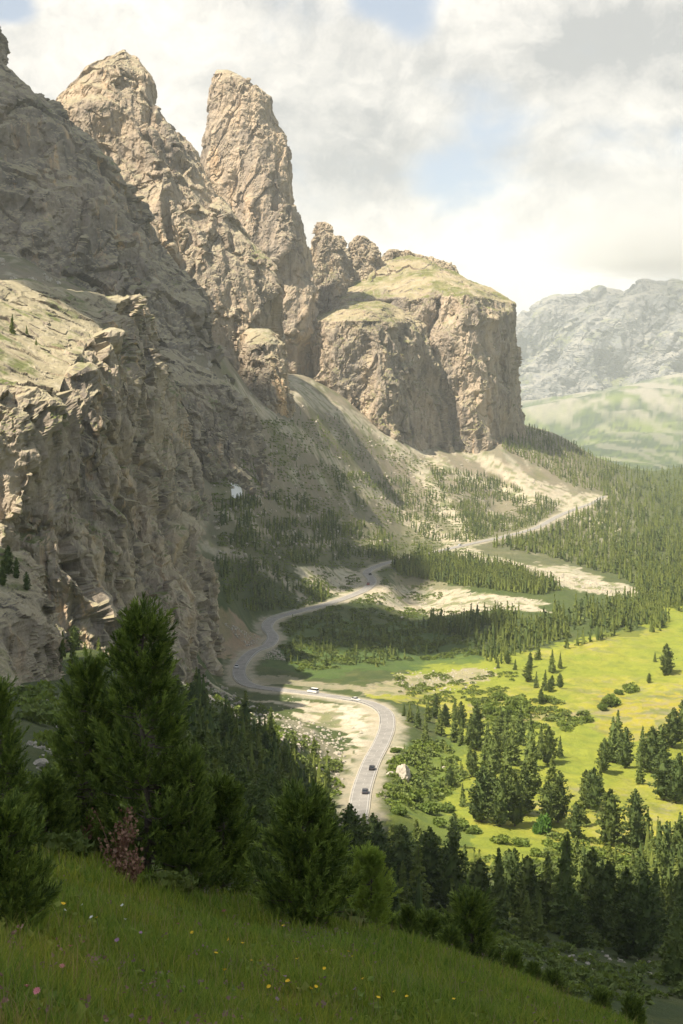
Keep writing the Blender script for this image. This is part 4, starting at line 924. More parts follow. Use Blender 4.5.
# individual shrubs that stand clear
def put_shrub(px, py, wpx, kind, phrase, hs=.8, cat='shrub', name='shrub', group='rounded shrubs in the valley'):
    p, r = place(px, py); R = wpx * r / FPX / 2 / .9
    me = {'g': SHRUBS, 'd': DSHRUBS}[kind]
    o = link(name, random.choice(me), None, (p[0], p[1], p[2] - .15)); o.scale = (R, R, R * hs / .8); o.rotation_euler.z = random.uniform(0, 6.28)
    o['category'] = cat; o['group'] = group; label_it(o, px, py, phrase, 'wide' if wpx > 18 else 'small' if wpx < 10 else 'rounded')
    return o
for px, py, w in [(412, 800, 22), (425, 812, 24), (402, 815, 20), (440, 826, 20), (432, 790, 16), (415, 782, 14), (448, 812, 18), (392, 790, 14), (460, 830, 22), (475, 834, 20), (408, 760, 14), (420, 752, 13), (396, 752, 12), (520, 712, 30), (505, 716, 24), (490, 714, 22), (612, 705, 24), (602, 709, 14),
                  (628, 692, 18), (618, 694, 12), (585, 722, 14), (455, 760, 12), (500, 700, 16), (476, 706, 14), (560, 850, 20), (585, 858, 22), (608, 862, 24), (632, 866, 22), (655, 868, 24), (520, 846, 16), (500, 842, 18), (535, 856, 18), (415, 838, 18), (432, 842, 16), (398, 832, 16)]:
    put_shrub(px, py, w, 'g', 'leafy light green shrub', .75)
for px, py, w in [(315, 640, 12), (330, 648, 10), (345, 636, 11), (372, 640, 16), (360, 648, 12), (390, 652, 14), (410, 645, 12), (435, 645, 14), (300, 655, 14), (285, 648, 13), (445, 655, 10), (350, 660, 10), (425, 632, 12), (400, 632, 10), (365, 625, 14), (382, 628, 12)]:
    put_shrub(px, py, w, 'd', 'dark dwarf pine bush', .6, 'bush', 'dwarf_pine')
# the bright round leafy tree
p, r = place(543, 833); t = bpy.data.objects.new('leafy_tree', None); COL.objects.link(t); t.location = p; t['category'] = 'tree'; t['label'] = 'bright round leafy tree among the dark stone pines'
R = 24 * r / FPX / 2
c = link('crown', blob_crown(777, n=1500, cl=.14, mat=lm_leafy, name='leafy_crown'), t); c.scale = (R * 1.1, R * 1.1, R * 1.7)
k = link('trunk', TRUNK, t); k.scale = (.6, .6, .35)
# ---------------------------------------------------------------- pines close to the camera: shoots set with needles
def shoot_arrays(seed, n=38, L=.34, nl=.085, w=.015):
    rg = np.random.default_rng(seed); t = rg.uniform(0, 1, n); az = rg.uniform(0, 2 * PI, n); o = np.c_[np.cos(az), np.sin(az), np.zeros(n)]
    base = np.c_[np.zeros((n, 2)), t * L]; d = o * rg.uniform(.5, 1., n)[:, None] + np.c_[np.zeros((n, 2)), .55 + 1.1 * t]; d /= np.linalg.norm(d, axis=1, keepdims=True)
    s_ = np.cross(d, rg.normal(size=(n, 3))); s_ /= np.linalg.norm(s_, axis=1, keepdims=True); ln = nl * rg.uniform(.7, 1.2, n)[:, None]
    return np.stack([base - s_ * w * .5, base + s_ * w * .5, base + d * ln + s_ * w * .3, base + d * ln - s_ * w * .3], 1)      # n,4,3
SH = [shoot_arrays(i) for i in range(6)]
def near_pine(seed, H=5., R=1.1, base=.04, whorl=.22, per=7, name='stone_pine', skirt=.85, step=.125):
    rg = np.random.default_rng(seed); P_ = []; D_ = []; Wd = Bag(); z = H * base
    zs = np.linspace(-.3, H * .97, 12); V, F = tube(np.c_[.05 * np.sin(zs * 1.3), .05 * np.cos(zs), zs], .075 * H / 5 * (1 - .9 * zs / H) + .008, 7); Wd.add(V, F)
    lobes = rg.uniform(0, 2 * PI, 4)
    while z < H * .96:
        h = z / H; prof = (1 - h) ** .62 * (skirt + (1 - skirt) * min(1, h * 4)) 
        for k in range(per + int(rg.integers(-1, 2))):
            az = rg.uniform(0, 2 * PI); L = max(.12, R * prof * rg.uniform(.55, 1.15) * (1 + .22 * math.sin(2 * az + lobes[0] + 3 * h) + .15 * math.sin(3 * az + lobes[1] - 5 * h)))
            o = np.array([math.cos(az), math.sin(az), 0.]); t = np.linspace(0, 1, 6); rise = rg.uniform(.1, .45)
            pth = o[None] * (L * t)[:, None] + np.c_[np.zeros((6, 2)), z + L * (rise * t ** 2 - .12 * t)]; V, F = tube(pth, .014 * (1 - .7 * t) * (.5 + L), 4); Wd.add(V, F)
            m = max(2, int(L * .85 / step)); tt_ = rg.uniform(.15, 1., m * 2) ** .55
            q = np.stack([np.interp(tt_, t, pth[:, j]) for j in range(3)], 1); sd_ = np.array([-o[1], o[0], 0]); off = rg.normal(size=len(q)) * .20 * (L * .5 + .15) * tt_
            q = q + sd_[None] * off[:, None] + np.c_[np.zeros((len(q), 2)), np.abs(rg.normal(size=len(q))) * .05]
            dd = o[None] * rg.uniform(.2, .9, len(q))[:, None] + sd_[None] * (off * 2.2)[:, None] + np.array([0, 0, 1.])[None] * rg.uniform(.45, 1.1, len(q))[:, None]
            P_.append(q); D_.append(dd)
        z += whorl * rg.uniform(.5, 1.) * (.6 + .4 * (1 - h))
    P_.append(np.c_[rg.normal(size=(5, 2)) * .03, H * np.linspace(.9, .98, 5)]); D_.append(np.c_[rg.normal(size=(5, 2)) * .2, np.ones(5)])
    P_ = np.vstack(P_); D_ = np.vstack(D_); D_ /= np.linalg.norm(D_, axis=1, keepdims=True)
    a = np.cross(D_, rg.normal(size=D_.shape)); a /= np.linalg.norm(a, axis=1, keepdims=True); b_ = np.cross(D_, a)
    Mx = np.stack([a, b_, D_], 2) * rg.uniform(.8, 1.5, len(P_))[:, None, None]
    Vs = []; Cs = []; tone = rg.uniform(0, 1, len(P_)) ** 1.4
    for i, S_ in enumerate(SH):
        I = np.arange(i, len(P_), len(SH)); Vs.append((np.einsum('nij,kvj->nkvi', Mx[I], S_) + P_[I][:, None, None]).reshape(-1, 3))
        c = np.zeros((len(I), len(S_), 4, 3), np.float32); c[..., 0] = tone[I][:, None, None]; c[..., 2:, 1] = .6; c[..., 1] += (S_[:, 0, 2] / .34)[None, :, None] * .4; c[..., 1] *= (.3 + tone[I])[:, None, None]; Cs.append(c.reshape(-1, 3))
    V = np.vstack(Vs); F = np.arange(len(V)).reshape(-1, 4)
    return mesh_np('pine_crown', V, F, lm_near, False, {'col': np.vstack(Cs)}), Wd.mesh('pine_trunk', bark, True), len(F)
NP_A = near_pine(1, 5.2, 1.15); NP_B = near_pine(2, 4.2, .95); NP_C = near_pine(3, 2.2, .85, per=8, whorl=.16, skirt=.9); NP_D = near_pine(4, 2.2, .6, per=7, whorl=.16)
print('near pines', NP_A[2], NP_B[2], NP_C[2], NP_D[2], round(time.time() - T0, 1))
def put_near(N_, H0, px, pybase, H, r=None, label='', wide=1., group=None, name='stone_pine', rz=0., mat=None):
    if r is None: p, r = place(px, pybase)
    else:
        a, _ = azw(px, pybase); p = np.array([r * math.sin(a), r * math.cos(a), 0]); p[2] = gz(p[0], p[1])[0]
    o = bpy.data.objects.new(name, None); COL.objects.link(o); o.location = (p[0], p[1], p[2] - .05); s_ = H / H0; o.scale = (s_ * wide, s_ * wide, s_); o.rotation_euler.z = rz; o.empty_display_size = .3
    o['category'] = 'tree'; o['label'] = label
    if group: o['group'] = group
    me = N_[0]
    if mat: me = me.copy(); me.materials[0] = mat
    link('crown', me, o); link('trunk', N_[1], o); return o, p, r
G_ = 'pines along the edge of the near turf'
put_near(NP_A, 5.2, 146, 880, 5.25, 27.5, 'tallest dark pine, standing at the edge of the near turf', 1.0, G_)
put_near(NP_B, 4.2, 92, 872, 4.1, 29., 'slimmer dark pine leaning against the tallest pine on its uphill side', 1., G_, rz=1.)
put_near(NP_B, 4.2, 190, 895, 2.7, 27., 'shorter dark pine filling the downhill side of the tallest pine', .95, G_, rz=2.)
put_near(NP_D, 2.2, 222, 905, 2.3, 28.5, 'low dark pine beside the grey boulder below the tallest pine', 1., G_, rz=.4)
put_near(NP_B, 4.2, 0, 872, 2.8, 24.5, 'dark pine cut by the picture edge above the rough turf', 1.0, G_, rz=3.)
put_near(NP_C, 2.2, 48, 862, 1.3, 27., 'low spreading pine bush between two dark pines', 1.2, G_, rz=1.5)
put_near(NP_C, 2.2, 8, 985, 1.15, 13.2, 'bushy young pine in the near meadow corner', .9, G_, rz=.8)
put_near(NP_C, 2.2, 303, 950, 2.2, 24.5, 'broad small pine alone on the turf edge beside the dead grass', .98, G_, rz=2.6)
put_near(NP_D, 2.2, 330, 935, 2.1, 34., 'small dark pine just behind the broad small pine', 1., G_, rz=.6)
put_near(NP_D, 2.2, 370, 950, 1.7, 30., 'pale green young larch on the turf edge', .95, G_, 'larch_tree', rz=.3, mat=lm_young)
for px, py, r, H, nn, l in [(470, 985, 44, 2.9, NP_C, 'dark young pine on the turf crest, thickest of the row'), (428, 968, 50, 2.6, NP_D, 'slim dark young pine second in the row past the pale larch'), (408, 1003, 32, .85, NP_D, 'tiny pine sapling in the grass below the pale larch'),
                        (512, 1004, 40, 1.3, NP_D, 'young pine sapling with a pointed tip beside the thick dark pine'), (450, 996, 38, 1.1, NP_C, 'low round pine bush in front of the thick dark pine'), (552, 1008, 44, 1.5, NP_C, 'round pine bush between two pointed saplings'), (600, 1016, 42, 1.3, NP_D, 'pointed pine sapling near the lowest turf'),
                        (632, 1024, 44, 1.7, NP_D, 'upright young pine where the turf runs out of the picture'), (577, 1005, 52, 1.5, NP_D, 'thin young pine behind the round pine bushes'), (498, 992, 52, 1.6, NP_C, 'dark pine bush half hidden behind the pointed sapling'), (660, 1022, 55, 1.6, NP_C, 'last dark pine bush towards the lower corner'),
                        (392, 985, 40, 1.2, NP_D, 'small dark sapling beside the pale larch'), (532, 1010, 36, .8, NP_C, 'smallest pine bush of the crest row')]:
    put_near(nn, 2.2, px, py, H, r, l, 1., G_, rz=px)
# the reddish dead twigs and dock beside the big pine
dm, nt, b = new_mat('dead_leaves'); N = NT(nt); gi = N.n('ShaderNodeNewGeometry').outputs['Random Per Island']
nt.links.new(N.mix(gi, (.16, .075, .045), (.30, .18, .12)), b.inputs['Base Color'])
def dead_bush(seed, Hh, R):
    rg = np.random.default_rng(seed); B = Bag(); pos = []; dr = []
    for k in range(14):
        az = rg.uniform(0, 2 * PI); t = np.linspace(0, 1, 6); L = Hh * rg.uniform(.6, 1.05); pth = np.c_[np.cos(az) * R * t ** 1.5, np.sin(az) * R * t ** 1.5, L * t]
        V, F = tube(pth, .012 * (1 - .7 * t), 4); B.add(V, F); tt_ = rg.uniform(.35, 1, 30)
        pos.append(np.stack([np.interp(tt_, t, pth[:, j]) for j in range(3)], 1) + rg.normal(size=(30, 3)) * .05); dr.append(rg.normal(size=(30, 3)) + [0, 0, -.3])
    B.add(*clumps(np.vstack(pos), np.vstack(dr), rg.uniform(.035, .075, 420), rg)); return B.mesh('dead_bush', dm)
for (px, py, r, H, R, l) in [(116, 876, 24.5, 1.15, .35, 'reddish brown dead shrub in front of the tallest pine'), (78, 845, 28, .8, .35, 'lower rust coloured dead shrub beside the slimmer pine'), (128, 900, 23.5, .55, .3, 'small withered reddish plant at the foot of the dead shrub')]:
    a, _ = azw(px, py); o = link('dead_shrub', dead_bush(int(px), H, R), None, (r * math.sin(a), r * math.cos(a), gz(r * math.sin(a), r * math.cos(a))[0] - .03)); o['category'] = 'shrub'; o['label'] = l
# leafy tall herbs and low green bushes between the near trees
for (px, py, r, w, l) in [(60, 880, 25, .7, 'low leafy green bush under the slimmer pine'), (170, 905, 25, .6, 'leafy bush in front of the grey boulder'), (256, 915, 30, .8, 'leafy bush between the pines and the broad small pine'), (340, 960, 27, .5, 'small leafy bush beside the broad small pine'), (245, 895, 42, 1.2, 'wide leafy bush behind the turf edge')]:
    a, _ = azw(px, py); o = link('leafy_bush', random.choice(DSHRUBS), None, (r * math.sin(a), r * math.cos(a), gz(r * math.sin(a), r * math.cos(a))[0] - .05)); o.scale = (w, w, w); o['category'] = 'bush'; o['label'] = l

# ---------------------------------------------------------------- boulders
bm_, nt, b = new_mat('boulder_stone'); N = NT(nt); co = N.n('ShaderNodeTexCoord').outputs['Object']; oi = N.n('ShaderNodeObjectInfo').outputs['Random']
c = N.mix(N.rng(N.noise(co, 1.2, 5, .65), .35, .65), (.30, .27, .22), (.52, .47, .39)); c = N.mix(N.rng(N.noise(co, 4, 4), .55, .7, 0, .6), c, (.16, .15, .12))
nt.links.new(c, b.inputs['Base Color']); nt.links.new(N.bump(N.noise(co, 2.5, 5, .7), .7, .25), b.inputs['Normal']); b.inputs['Roughness'].default_value = .95
def boulder_mesh(seed, n=26):
    rg = np.random.default_rng(seed); u = np.linspace(0, 2 * PI, n * 2, endpoint=False); v = np.linspace(.02, PI - .02, n)
    d = np.stack([np.sin(v)[:, None] * np.cos(u), np.sin(v)[:, None] * np.sin(u), np.broadcast_to(np.cos(v)[:, None], (n, 2 * n))], -1)
    nr = rg.normal(size=(14, 3)); nr /= np.linalg.norm(nr, axis=1, keepdims=True); h = rg.uniform(.55, .95, 14)
    r = np.min(np.where((d @ nr.T) > .05, h / np.maximum(d @ nr.T, .05), 9), -1); r = np.clip(r, .4, 1.15); G = d * r[..., None] * [1, .9, .75]
    G += d * (.06 * fbm(d * 3 + seed, 4))[..., None]
    return mesh_np('boulder', G.reshape(-1, 3), grid_faces(n, 2 * n, True)[:, ::-1], bm_, False)
BO = [boulder_mesh(i) for i in range(7)]
def put_boulder(px, py, wpx, label=None, r=None, hs=1.):
    if r is None: p, r = place(px, py)
    else:
        a, _ = azw(px, py); p = np.array([r * math.sin(a), r * math.cos(a), 0]); p[2] = gz(p[0], p[1])[0]
    R = wpx * r / FPX / 2; o = link('boulder', random.choice(BO), None, (p[0], p[1], p[2] + R * .2)); o.scale = (R, R, R * hs); o.rotation_euler = (random.uniform(-.3, .3), random.uniform(-.3, .3), random.uniform(0, 6)); o['category'] = 'boulder'
    if label: o['label'] = label
    else: o['group'] = 'scattered boulders'; label_it(o, px, py, 'pale grey limestone boulder', 'large' if wpx > 11 else 'small' if wpx < 6 else 'mid-sized')
    return o
put_boulder(403, 778, 24, 'big pale boulder standing in scrub beside the road', hs=1.25); put_boulder(391, 776, 9, 'small rock just beside the big pale roadside boulder')
put_boulder(196, 893, 34, 'rough grey boulder half hidden under the tallest pine', 27, 1.5)
put_boulder(100, 770, 26, 'large grey rock in the shaded scrub above the tallest pine', 60, 1.2)
for px, py, w in [(112, 722, 16), (104, 712, 10), (40, 765, 16), (60, 725, 12), (118, 735, 9), (85, 780, 12), (48, 800, 14), (30, 745, 10), (246, 860, 14), (262, 868, 10), (238, 872, 9), (270, 880, 12), (190, 682, 9), (197, 687, 8), (206, 688, 9), (214, 694, 7), (222, 695, 8), (230, 700, 7), (186, 676, 6), (240, 704, 6), (252, 708, 6),
                  (265, 716, 5), (340, 935, 12), (352, 930, 9), (560, 960, 9), (572, 957, 7), (545, 962, 6), (590, 958, 8), (500, 955, 8), (330, 925, 8), (520, 962, 6), (318, 765, 5), (312, 752, 5), (444, 768, 5), (361, 733, 5), (353, 728, 4), (274, 655, 6), (283, 660, 5), (297, 600, 5), (402, 618, 4), (448, 682, 4),
                  (236, 720, 7), (226, 712, 6), (248, 730, 6), (300, 735, 5), (290, 728, 5), (620, 962, 7), (648, 975, 8), (480, 960, 6)]:
    put_boulder(px, py, w)
# loose stones on the scree, the river gravel and the boulder crest
Bs = []
for i in range(3):
    rg = np.random.default_rng(i); B = Bag(); n = 5; u = np.linspace(0, 2 * PI, 7, endpoint=False); v = np.linspace(.15, PI - .15, n)
    d = np.stack([np.sin(v)[:, None] * np.cos(u), np.sin(v)[:, None] * np.sin(u), np.broadcast_to(np.cos(v)[:, None], (n, 7))], -1) * rg.uniform(.7, 1.2, (n, 7))[..., None]; B.add(d.reshape(-1, 3), grid_faces(n, 7, True)[:, ::-1]); Bs.append(B)
st = []
for n, poly, sd_, dn, hh, rm in [(380, [(180, 668), (215, 682), (262, 705), (345, 735), (345, 800), (325, 780), (290, 745), (230, 715), (180, 690)], 51, None, (.3, 1.), 200), (900, [(210, 480), (300, 400), (470, 460), (600, 500), (460, 540), (300, 560), (215, 560)], 52, pat(18, 9, 0, 41), (.4, 1.6), 400),
                             (450, [(300, 570), (400, 585), (540, 600), (540, 612), (400, 610), (320, 595)], 53, None, (.25, .9), 400), (350, [(440, 548), (520, 564), (630, 590), (600, 594), (520, 580)], 54, None, (.4, 1.3), 400), (260, [(30, 690), (150, 720), (130, 850), (40, 840)], 55, pat(20, 15, 0, 44), (.12, .5), 60),
                             (260, [(230, 850), (300, 860), (420, 930), (600, 950), (680, 970), (600, 985), (400, 960), (240, 900)], 56, pat(20, 10, .0, 45), (.12, .5), 60), (130, [(260, 690), (345, 700), (385, 745), (350, 760), (300, 730)], 57, None, (.12, .4), 400), (200, [(395, 672), (500, 668), (470, 690), (400, 692)], 58, None, (.2, .7), 400), (200, [(220, 620), (265, 640), (290, 660), (260, 660)], 59, None, (.3, 1.), 400)]:
    P3, r, q = scatter(n, poly, sd_, dn, dm=1.5, rmin=rm); rg = np.random.default_rng(sd_); st.append(np.c_[P3, rg.uniform(*hh, len(P3)) * rg.uniform(.5, 1, len(P3))])
P3, r, q = scatter(500, [(0, 258), (60, 280), (130, 325), (200, 352), (260, 395), (240, 470), (200, 420), (0, 330)], 60, pat(20, 12, -.05, 49), dm=1.5, rmin=400); st.append(np.c_[P3, np.random.default_rng(9).uniform(.5, 2.2, len(P3))])
A = np.vstack(st); merged('rubble', Bs, A[:, :3], A[:, 3], np.full(len(A), 1.25), bm_, 91, 'pale loose stones on the gravel and scree')

# snow left in the gully at the foot of the shaded wall
snm, nt, b = new_mat('old_snow'); b.inputs['Base Color'].default_value = (.72, .72, .70, 1)
c0, r0_ = place(236, 492); th = np.linspace(0, 2 * PI, 24, endpoint=False); rr_ = np.linspace(0, 1, 5)[:, None]
x = c0[0] + (3.2 * np.cos(th) * (1 + .2 * np.sin(3 * th)))[None] * rr_; y = c0[1] + (14 * np.sin(th) * (1 + .2 * np.cos(2 * th)))[None] * rr_
o = link('snow_patch', mesh_np('snow_patch', np.stack([x, y, gz(x.ravel(), y.ravel()).reshape(x.shape) + .9 - .8 * rr_ ** 2], -1).reshape(-1, 3), grid_faces(5, 24, True), snm, True)); o['category'] = 'snow patch'; o['label'] = 'small patch of old snow at the foot of the shaded wall'

# ---------------------------------------------------------------- turf in front: blades and seed heads
gmats = []
for nme, c1, c2 in [('grass_blades', (.10, .19, .022), (.30, .36, .055)), ('dry_grass', (.26, .22, .10), (.36, .30, .16)), ('seed_heads', (.20, .14, .12), (.30, .23, .19))]:
    m, nt, b = new_mat(nme); N = NT(nt); co = N.n('ShaderNodeTexCoord').outputs['Object']; gi = N.n('ShaderNodeNewGeometry').outputs['Random Per Island']
    c = N.mix(gi, c1, c2); c = N.mix(N.rng(N.noise(co, .55, 4, .6), .4, .65, 0, .75), c, N.mix(1., c, (1.35, 1.05, .8), 'MULTIPLY')); c = N.mix(N.rng(N.noise(co, .3, 3, .6), .6, .4, 0, .6), c, N.mix(1., c, (.6, .75, .7), 'MULTIPLY'))
    t = N.n('ShaderNodeBsdfTranslucent'); N.put(t, 0, c); ms = N.n('ShaderNodeMixShader'); ms.inputs[0].default_value = .3; nt.links.new(c, b.inputs['Base Color'])
    nt.links.new(b.outputs[0], ms.inputs[1]); nt.links.new(t.outputs[0], ms.inputs[2]); nt.links.new(ms.outputs[0], [n for n in nt.nodes if n.type == 'OUTPUT_MATERIAL'][0].inputs[0]); gmats.append(m)
def blades(n, seed, hh, wd, lean=.5):
    rg = np.random.default_rng(seed); a = rg.uniform(azw(-130, 900)[0], azw(810, 900)[0], n); r = np.exp(rg.uniform(math.log(5.5), math.log(100), n))
    k = rg.random(n) < 1 - .45 * smooth(40, 90, r); a, r = a[k], r[k]; n = len(a); x, y = r * np.sin(a), r * np.cos(a)
    cl = fbm(np.stack([x, y, x * 0], -1) / 1.5 + seed, 3); z = gz(x, y)
    h = rg.uniform(*hh, n) * (1 + .5 * cl) * (.8 + .4 * rg.random(n)); az = rg.uniform(0, 2 * PI, n); ln = rg.uniform(.1, 1., n) * lean * h
    b0 = np.stack([x, y, z - .03], 1); s_ = np.stack([np.cos(az + 1.57), np.sin(az + 1.57), az * 0], 1) * (wd * (.6 + .8 * rg.random(n)) * np.clip(r / 14, .8, 4.))[:, None]
    o = np.stack([np.cos(az), np.sin(az), az * 0], 1) * ln[:, None]; up = np.array([0, 0, 1.])
    m1 = b0 + o * .3 + up * (h * .6)[:, None]; tp = b0 + o + up * h[:, None]
    V = np.stack([b0 - s_ * .5, b0 + s_ * .5, m1 + s_ * .35, m1 - s_ * .35, tp], 1).reshape(-1, 3); i = np.arange(n)[:, None] * 5
    return V, np.vstack([i + [0, 1, 2, 3], i + [3, 2, 4, 4]]), b0, o, h, up
def blade_mesh(name, V, nb, mat):
    # five corners per blade: a quad and a tip triangle
    me = bpy.data.meshes.new(name); i = np.arange(nb)[:, None] * 5
    q = (i + [0, 1, 2, 3]).ravel(); t = (i + [3, 2, 4]).ravel(); lv = np.concatenate([q, t]).astype(np.int32)
    me.vertices.add(len(V)); me.vertices.foreach_set('co', np.ascontiguousarray(V, np.float32).ravel()); me.loops.add(len(lv)); me.loops.foreach_set('vertex_index', lv)
    ls = np.concatenate([np.arange(nb) * 4, nb * 4 + np.arange(nb) * 3]).astype(np.int32); me.polygons.add(2 * nb); me.polygons.foreach_set('loop_start', ls)
    try: me.polygons.foreach_set('loop_total', np.concatenate([np.full(nb, 4), np.full(nb, 3)]).astype(np.int32))
    except Exception: pass
    me.materials.append(mat); me.update(calc_edges=True); return me
V, F, *_ = blades(400000, 1, (.08, .27), .011, .9)
link('grass', blade_mesh('grass', V, len(V) // 5, gmats[0]), kind='stuff', label='long green grass of the near turf')
V, F, *_ = blades(16000, 2, (.2, .38), .006, .6); link('dry_grass', blade_mesh('dry_grass', V, len(V) // 5, gmats[1]), kind='stuff', label='straw coloured stalks in the near turf')
V, F, b0, o_, h, up = blades(2600, 3, (.18, .36), .006, .4); nb = len(b0)
Bg = Bag(); rg = np.random.default_rng(4)
keep = fbm(b0 / 2.2 + 8, 3) > .02; tp = (b0 + o_ + up * h[:, None])[keep]
Bg.add(*clumps(np.repeat(tp, 4, 0) + rg.normal(size=(len(tp) * 4, 3)) * .018, rg.normal(size=(len(tp) * 4, 3)), rg.uniform(.014, .032, len(tp) * 4), rg)); link('seed_heads', Bg.mesh('seed_heads', gmats[2]), kind='stuff', label='purplish seed heads over the near turf')
link('seed_stalks', blade_mesh('seed_stalks', V, nb, gmats[1]), kind='stuff', label='thin stalks under the purplish seed heads')
# broad-leaved herbs low in the turf
rg = np.random.default_rng(14); n = 9000; a = rg.uniform(azw(-130, 900)[0], azw(810, 900)[0], n); r = np.exp(rg.uniform(math.log(6), math.log(50), n)); xh, yh = r * np.sin(a), r * np.cos(a)
k = fbm(np.stack([xh, yh, xh * 0], -1) / 1.8 + 60, 3) > .12; xh, yh = xh[k], yh[k]; P3 = np.stack([xh, yh, gz(xh, yh) + .02], 1); P3 = np.repeat(P3, 6, 0) + rg.normal(size=(len(P3) * 6, 3)) * [.07, .07, .03]
Bh = Bag(); Bh.add(*clumps(P3 + [0, 0, .06], rg.normal(size=P3.shape) + [0, 0, .9], rg.uniform(.04, .10, len(P3)), rg, .4)); hm = leaf_mat('herb_leaves', (.10, .17, .04), (.17, .24, .05), (.22, .22, .06), transl=.2, scale=.5)
link('herbs', Bh.mesh('herbs', hm), kind='stuff', label='broad leaved herbs low in the near turf')
# flowers
def flat_mat(name, c, rough=.7):
    m, nt, b = new_mat(name); b.inputs['Base Color'].default_value = (*c, 1); b.inputs['Roughness'].default_value = rough; return m
FM = {'yellow': flat_mat('yellow_petals', (.85, .55, .03)), 'white': flat_mat('white_petals', (.8, .8, .75)), 'pink': flat_mat('pink_petals', (.62, .22, .24)), 'purple': flat_mat('purple_petals', (.38, .22, .34))}
stm = flat_mat('flower_stem', (.14, .20, .05))
def flower_mesh(mat, seed, n=11):
    rg = np.random.default_rng(seed); B = Bag(); az = np.arange(n) * 2 * PI / n; d = np.c_[np.cos(az), np.sin(az), rg.uniform(.15, .5, n)]
    s_ = np.c_[-np.sin(az), np.cos(az), az * 0]; V = np.stack([d * .15, d * .6 + s_ * .26, d * 1., d * .6 - s_ * .26], 1).reshape(-1, 3); B.add(V, np.arange(4 * n).reshape(n, 4))
    zc = np.array([-.25, 0., .2, .28]); V, F = tube(np.c_[zc * 0, zc * 0, zc], [.05, .26, .24, .03], 8); B.add(V, F); return B.mesh('blossom', mat, False)
FL = {k: flower_mesh(m, i) for i, (k, m) in enumerate(FM.items())}
V, F = tube(np.c_[[0, .01, .0], [0, 0, .01], [-.05, .5, 1.]], [.0045, .004, .0035], 5); STEM = mesh_np('stem', V, F, stm, True)
fl = [(213, 965, 'yellow'), (231, 951, 'yellow'), (250, 968, 'yellow'), (260, 969, 'yellow'), (284, 936, 'yellow'), (312, 1001, 'yellow'), (318, 997, 'yellow'), (345, 965, 'yellow'), (354, 966, 'yellow'), (378, 1016, 'yellow'), (451, 1012, 'yellow'), (62, 918, 'yellow'), (18, 868, 'yellow'), (100, 935, 'yellow'), (22, 890, 'yellow'), (195, 944, 'yellow'), (241, 955, 'yellow'), (325, 985, 'yellow'), (300, 975, 'yellow'),
      (360, 990, 'yellow'), (395, 1000, 'yellow'), (410, 1012, 'yellow'), (270, 1004, 'yellow'), (226, 988, 'yellow'), (290, 990, 'yellow'), (66, 922, 'white'), (91, 927, 'white'), (124, 917, 'white'), (126, 928, 'white'), (84, 918, 'white'), (45, 905, 'white'), (71, 969, 'pink'), (39, 1019, 'pink'), (224, 915, 'pink'), (62, 980, 'pink'), (30, 1010, 'pink'), (180, 930, 'pink'),
      (141, 985, 'purple'), (141, 950, 'purple'), (327, 988, 'purple'), (282, 992, 'purple'), (120, 955, 'purple'), (210, 1005, 'purple'), (352, 1005, 'purple'), (160, 1010, 'purple'), (278, 1010, 'purple')]
MARKS += [((60, 920), 'the shaded turf below the slim pine'), ((10, 975), 'the corner pine bush'), ((200, 905), 'the grey boulder'), ((300, 950), 'the broad small pine'), ((390, 1005), 'the tiny pine sapling'), ((150, 1000), 'the middle of the near turf'), ((240, 960), 'the open turf patch'), ((40, 1015), 'the lowest turf corner')]
for px, py, kd in fl:
    p, r = place(px, py + 8); h = random.uniform(.16, .27); t = bpy.data.objects.new('flower', None); COL.objects.link(t); t.location = p; t.rotation_euler = (random.uniform(-.15, .15), random.uniform(-.15, .15), 0)
    t['category'] = 'flower'; t['group'] = 'wild flowers in the near turf'; label_it(t, px, py, f'{kd} flower', 'small')
    s_ = link('stem', STEM, t); s_.scale = (1, 1, h); b_ = link('blossom', FL[kd], t, (0, 0, h)); q = {'yellow': .024, 'white': .020, 'pink': .024, 'purple': .024}[kd] * random.uniform(.85, 1.2) * min(1.4, max(1, r / 16)); b_.scale = (q, q, q); b_.rotation_euler = (random.uniform(.1, .9), 0, random.uniform(0, 6))

# ---------------------------------------------------------------- cars
paint = lambda n, c: flat_mat(n, c, .35)
glass = flat_mat('car_glass', (.02, .025, .03), .1); tyre = flat_mat('tyre_rubber', (.02, .02, .02)); rim = flat_mat('wheel_rim', (.45, .45, .46), .4); lampm = flat_mat('lamp_glass', (.75, .75, .7), .2); tail = flat_mat('tail_lamp', (.4, .02, .02), .3)
def loft(prof, ws, mat, name):
    """side outline (x, z) drawn across several half widths, with rounded shoulders"""
    P_ = np.array(prof, float); n = len(P_); rowsV = []
    cx, cz = P_.mean(0)
    for y, s_ in ws: rowsV.append(np.c_[cx + (P_[:, 0] - cx) * s_, np.full(n, y), cz + (P_[:, 1] - cz) * s_])
    V = np.vstack(rowsV); F = grid_faces(len(ws), n, True); me = bpy.data.meshes.new(name); 
    fs = [tuple(f) for f in F] + [tuple(range(n)), tuple(range((len(ws) - 1) * n + n - 1, (len(ws) - 1) * n - 1, -1))]
    me.from_pydata([tuple(v) for v in V], [], fs); me.materials.append(mat); me.update(); return me
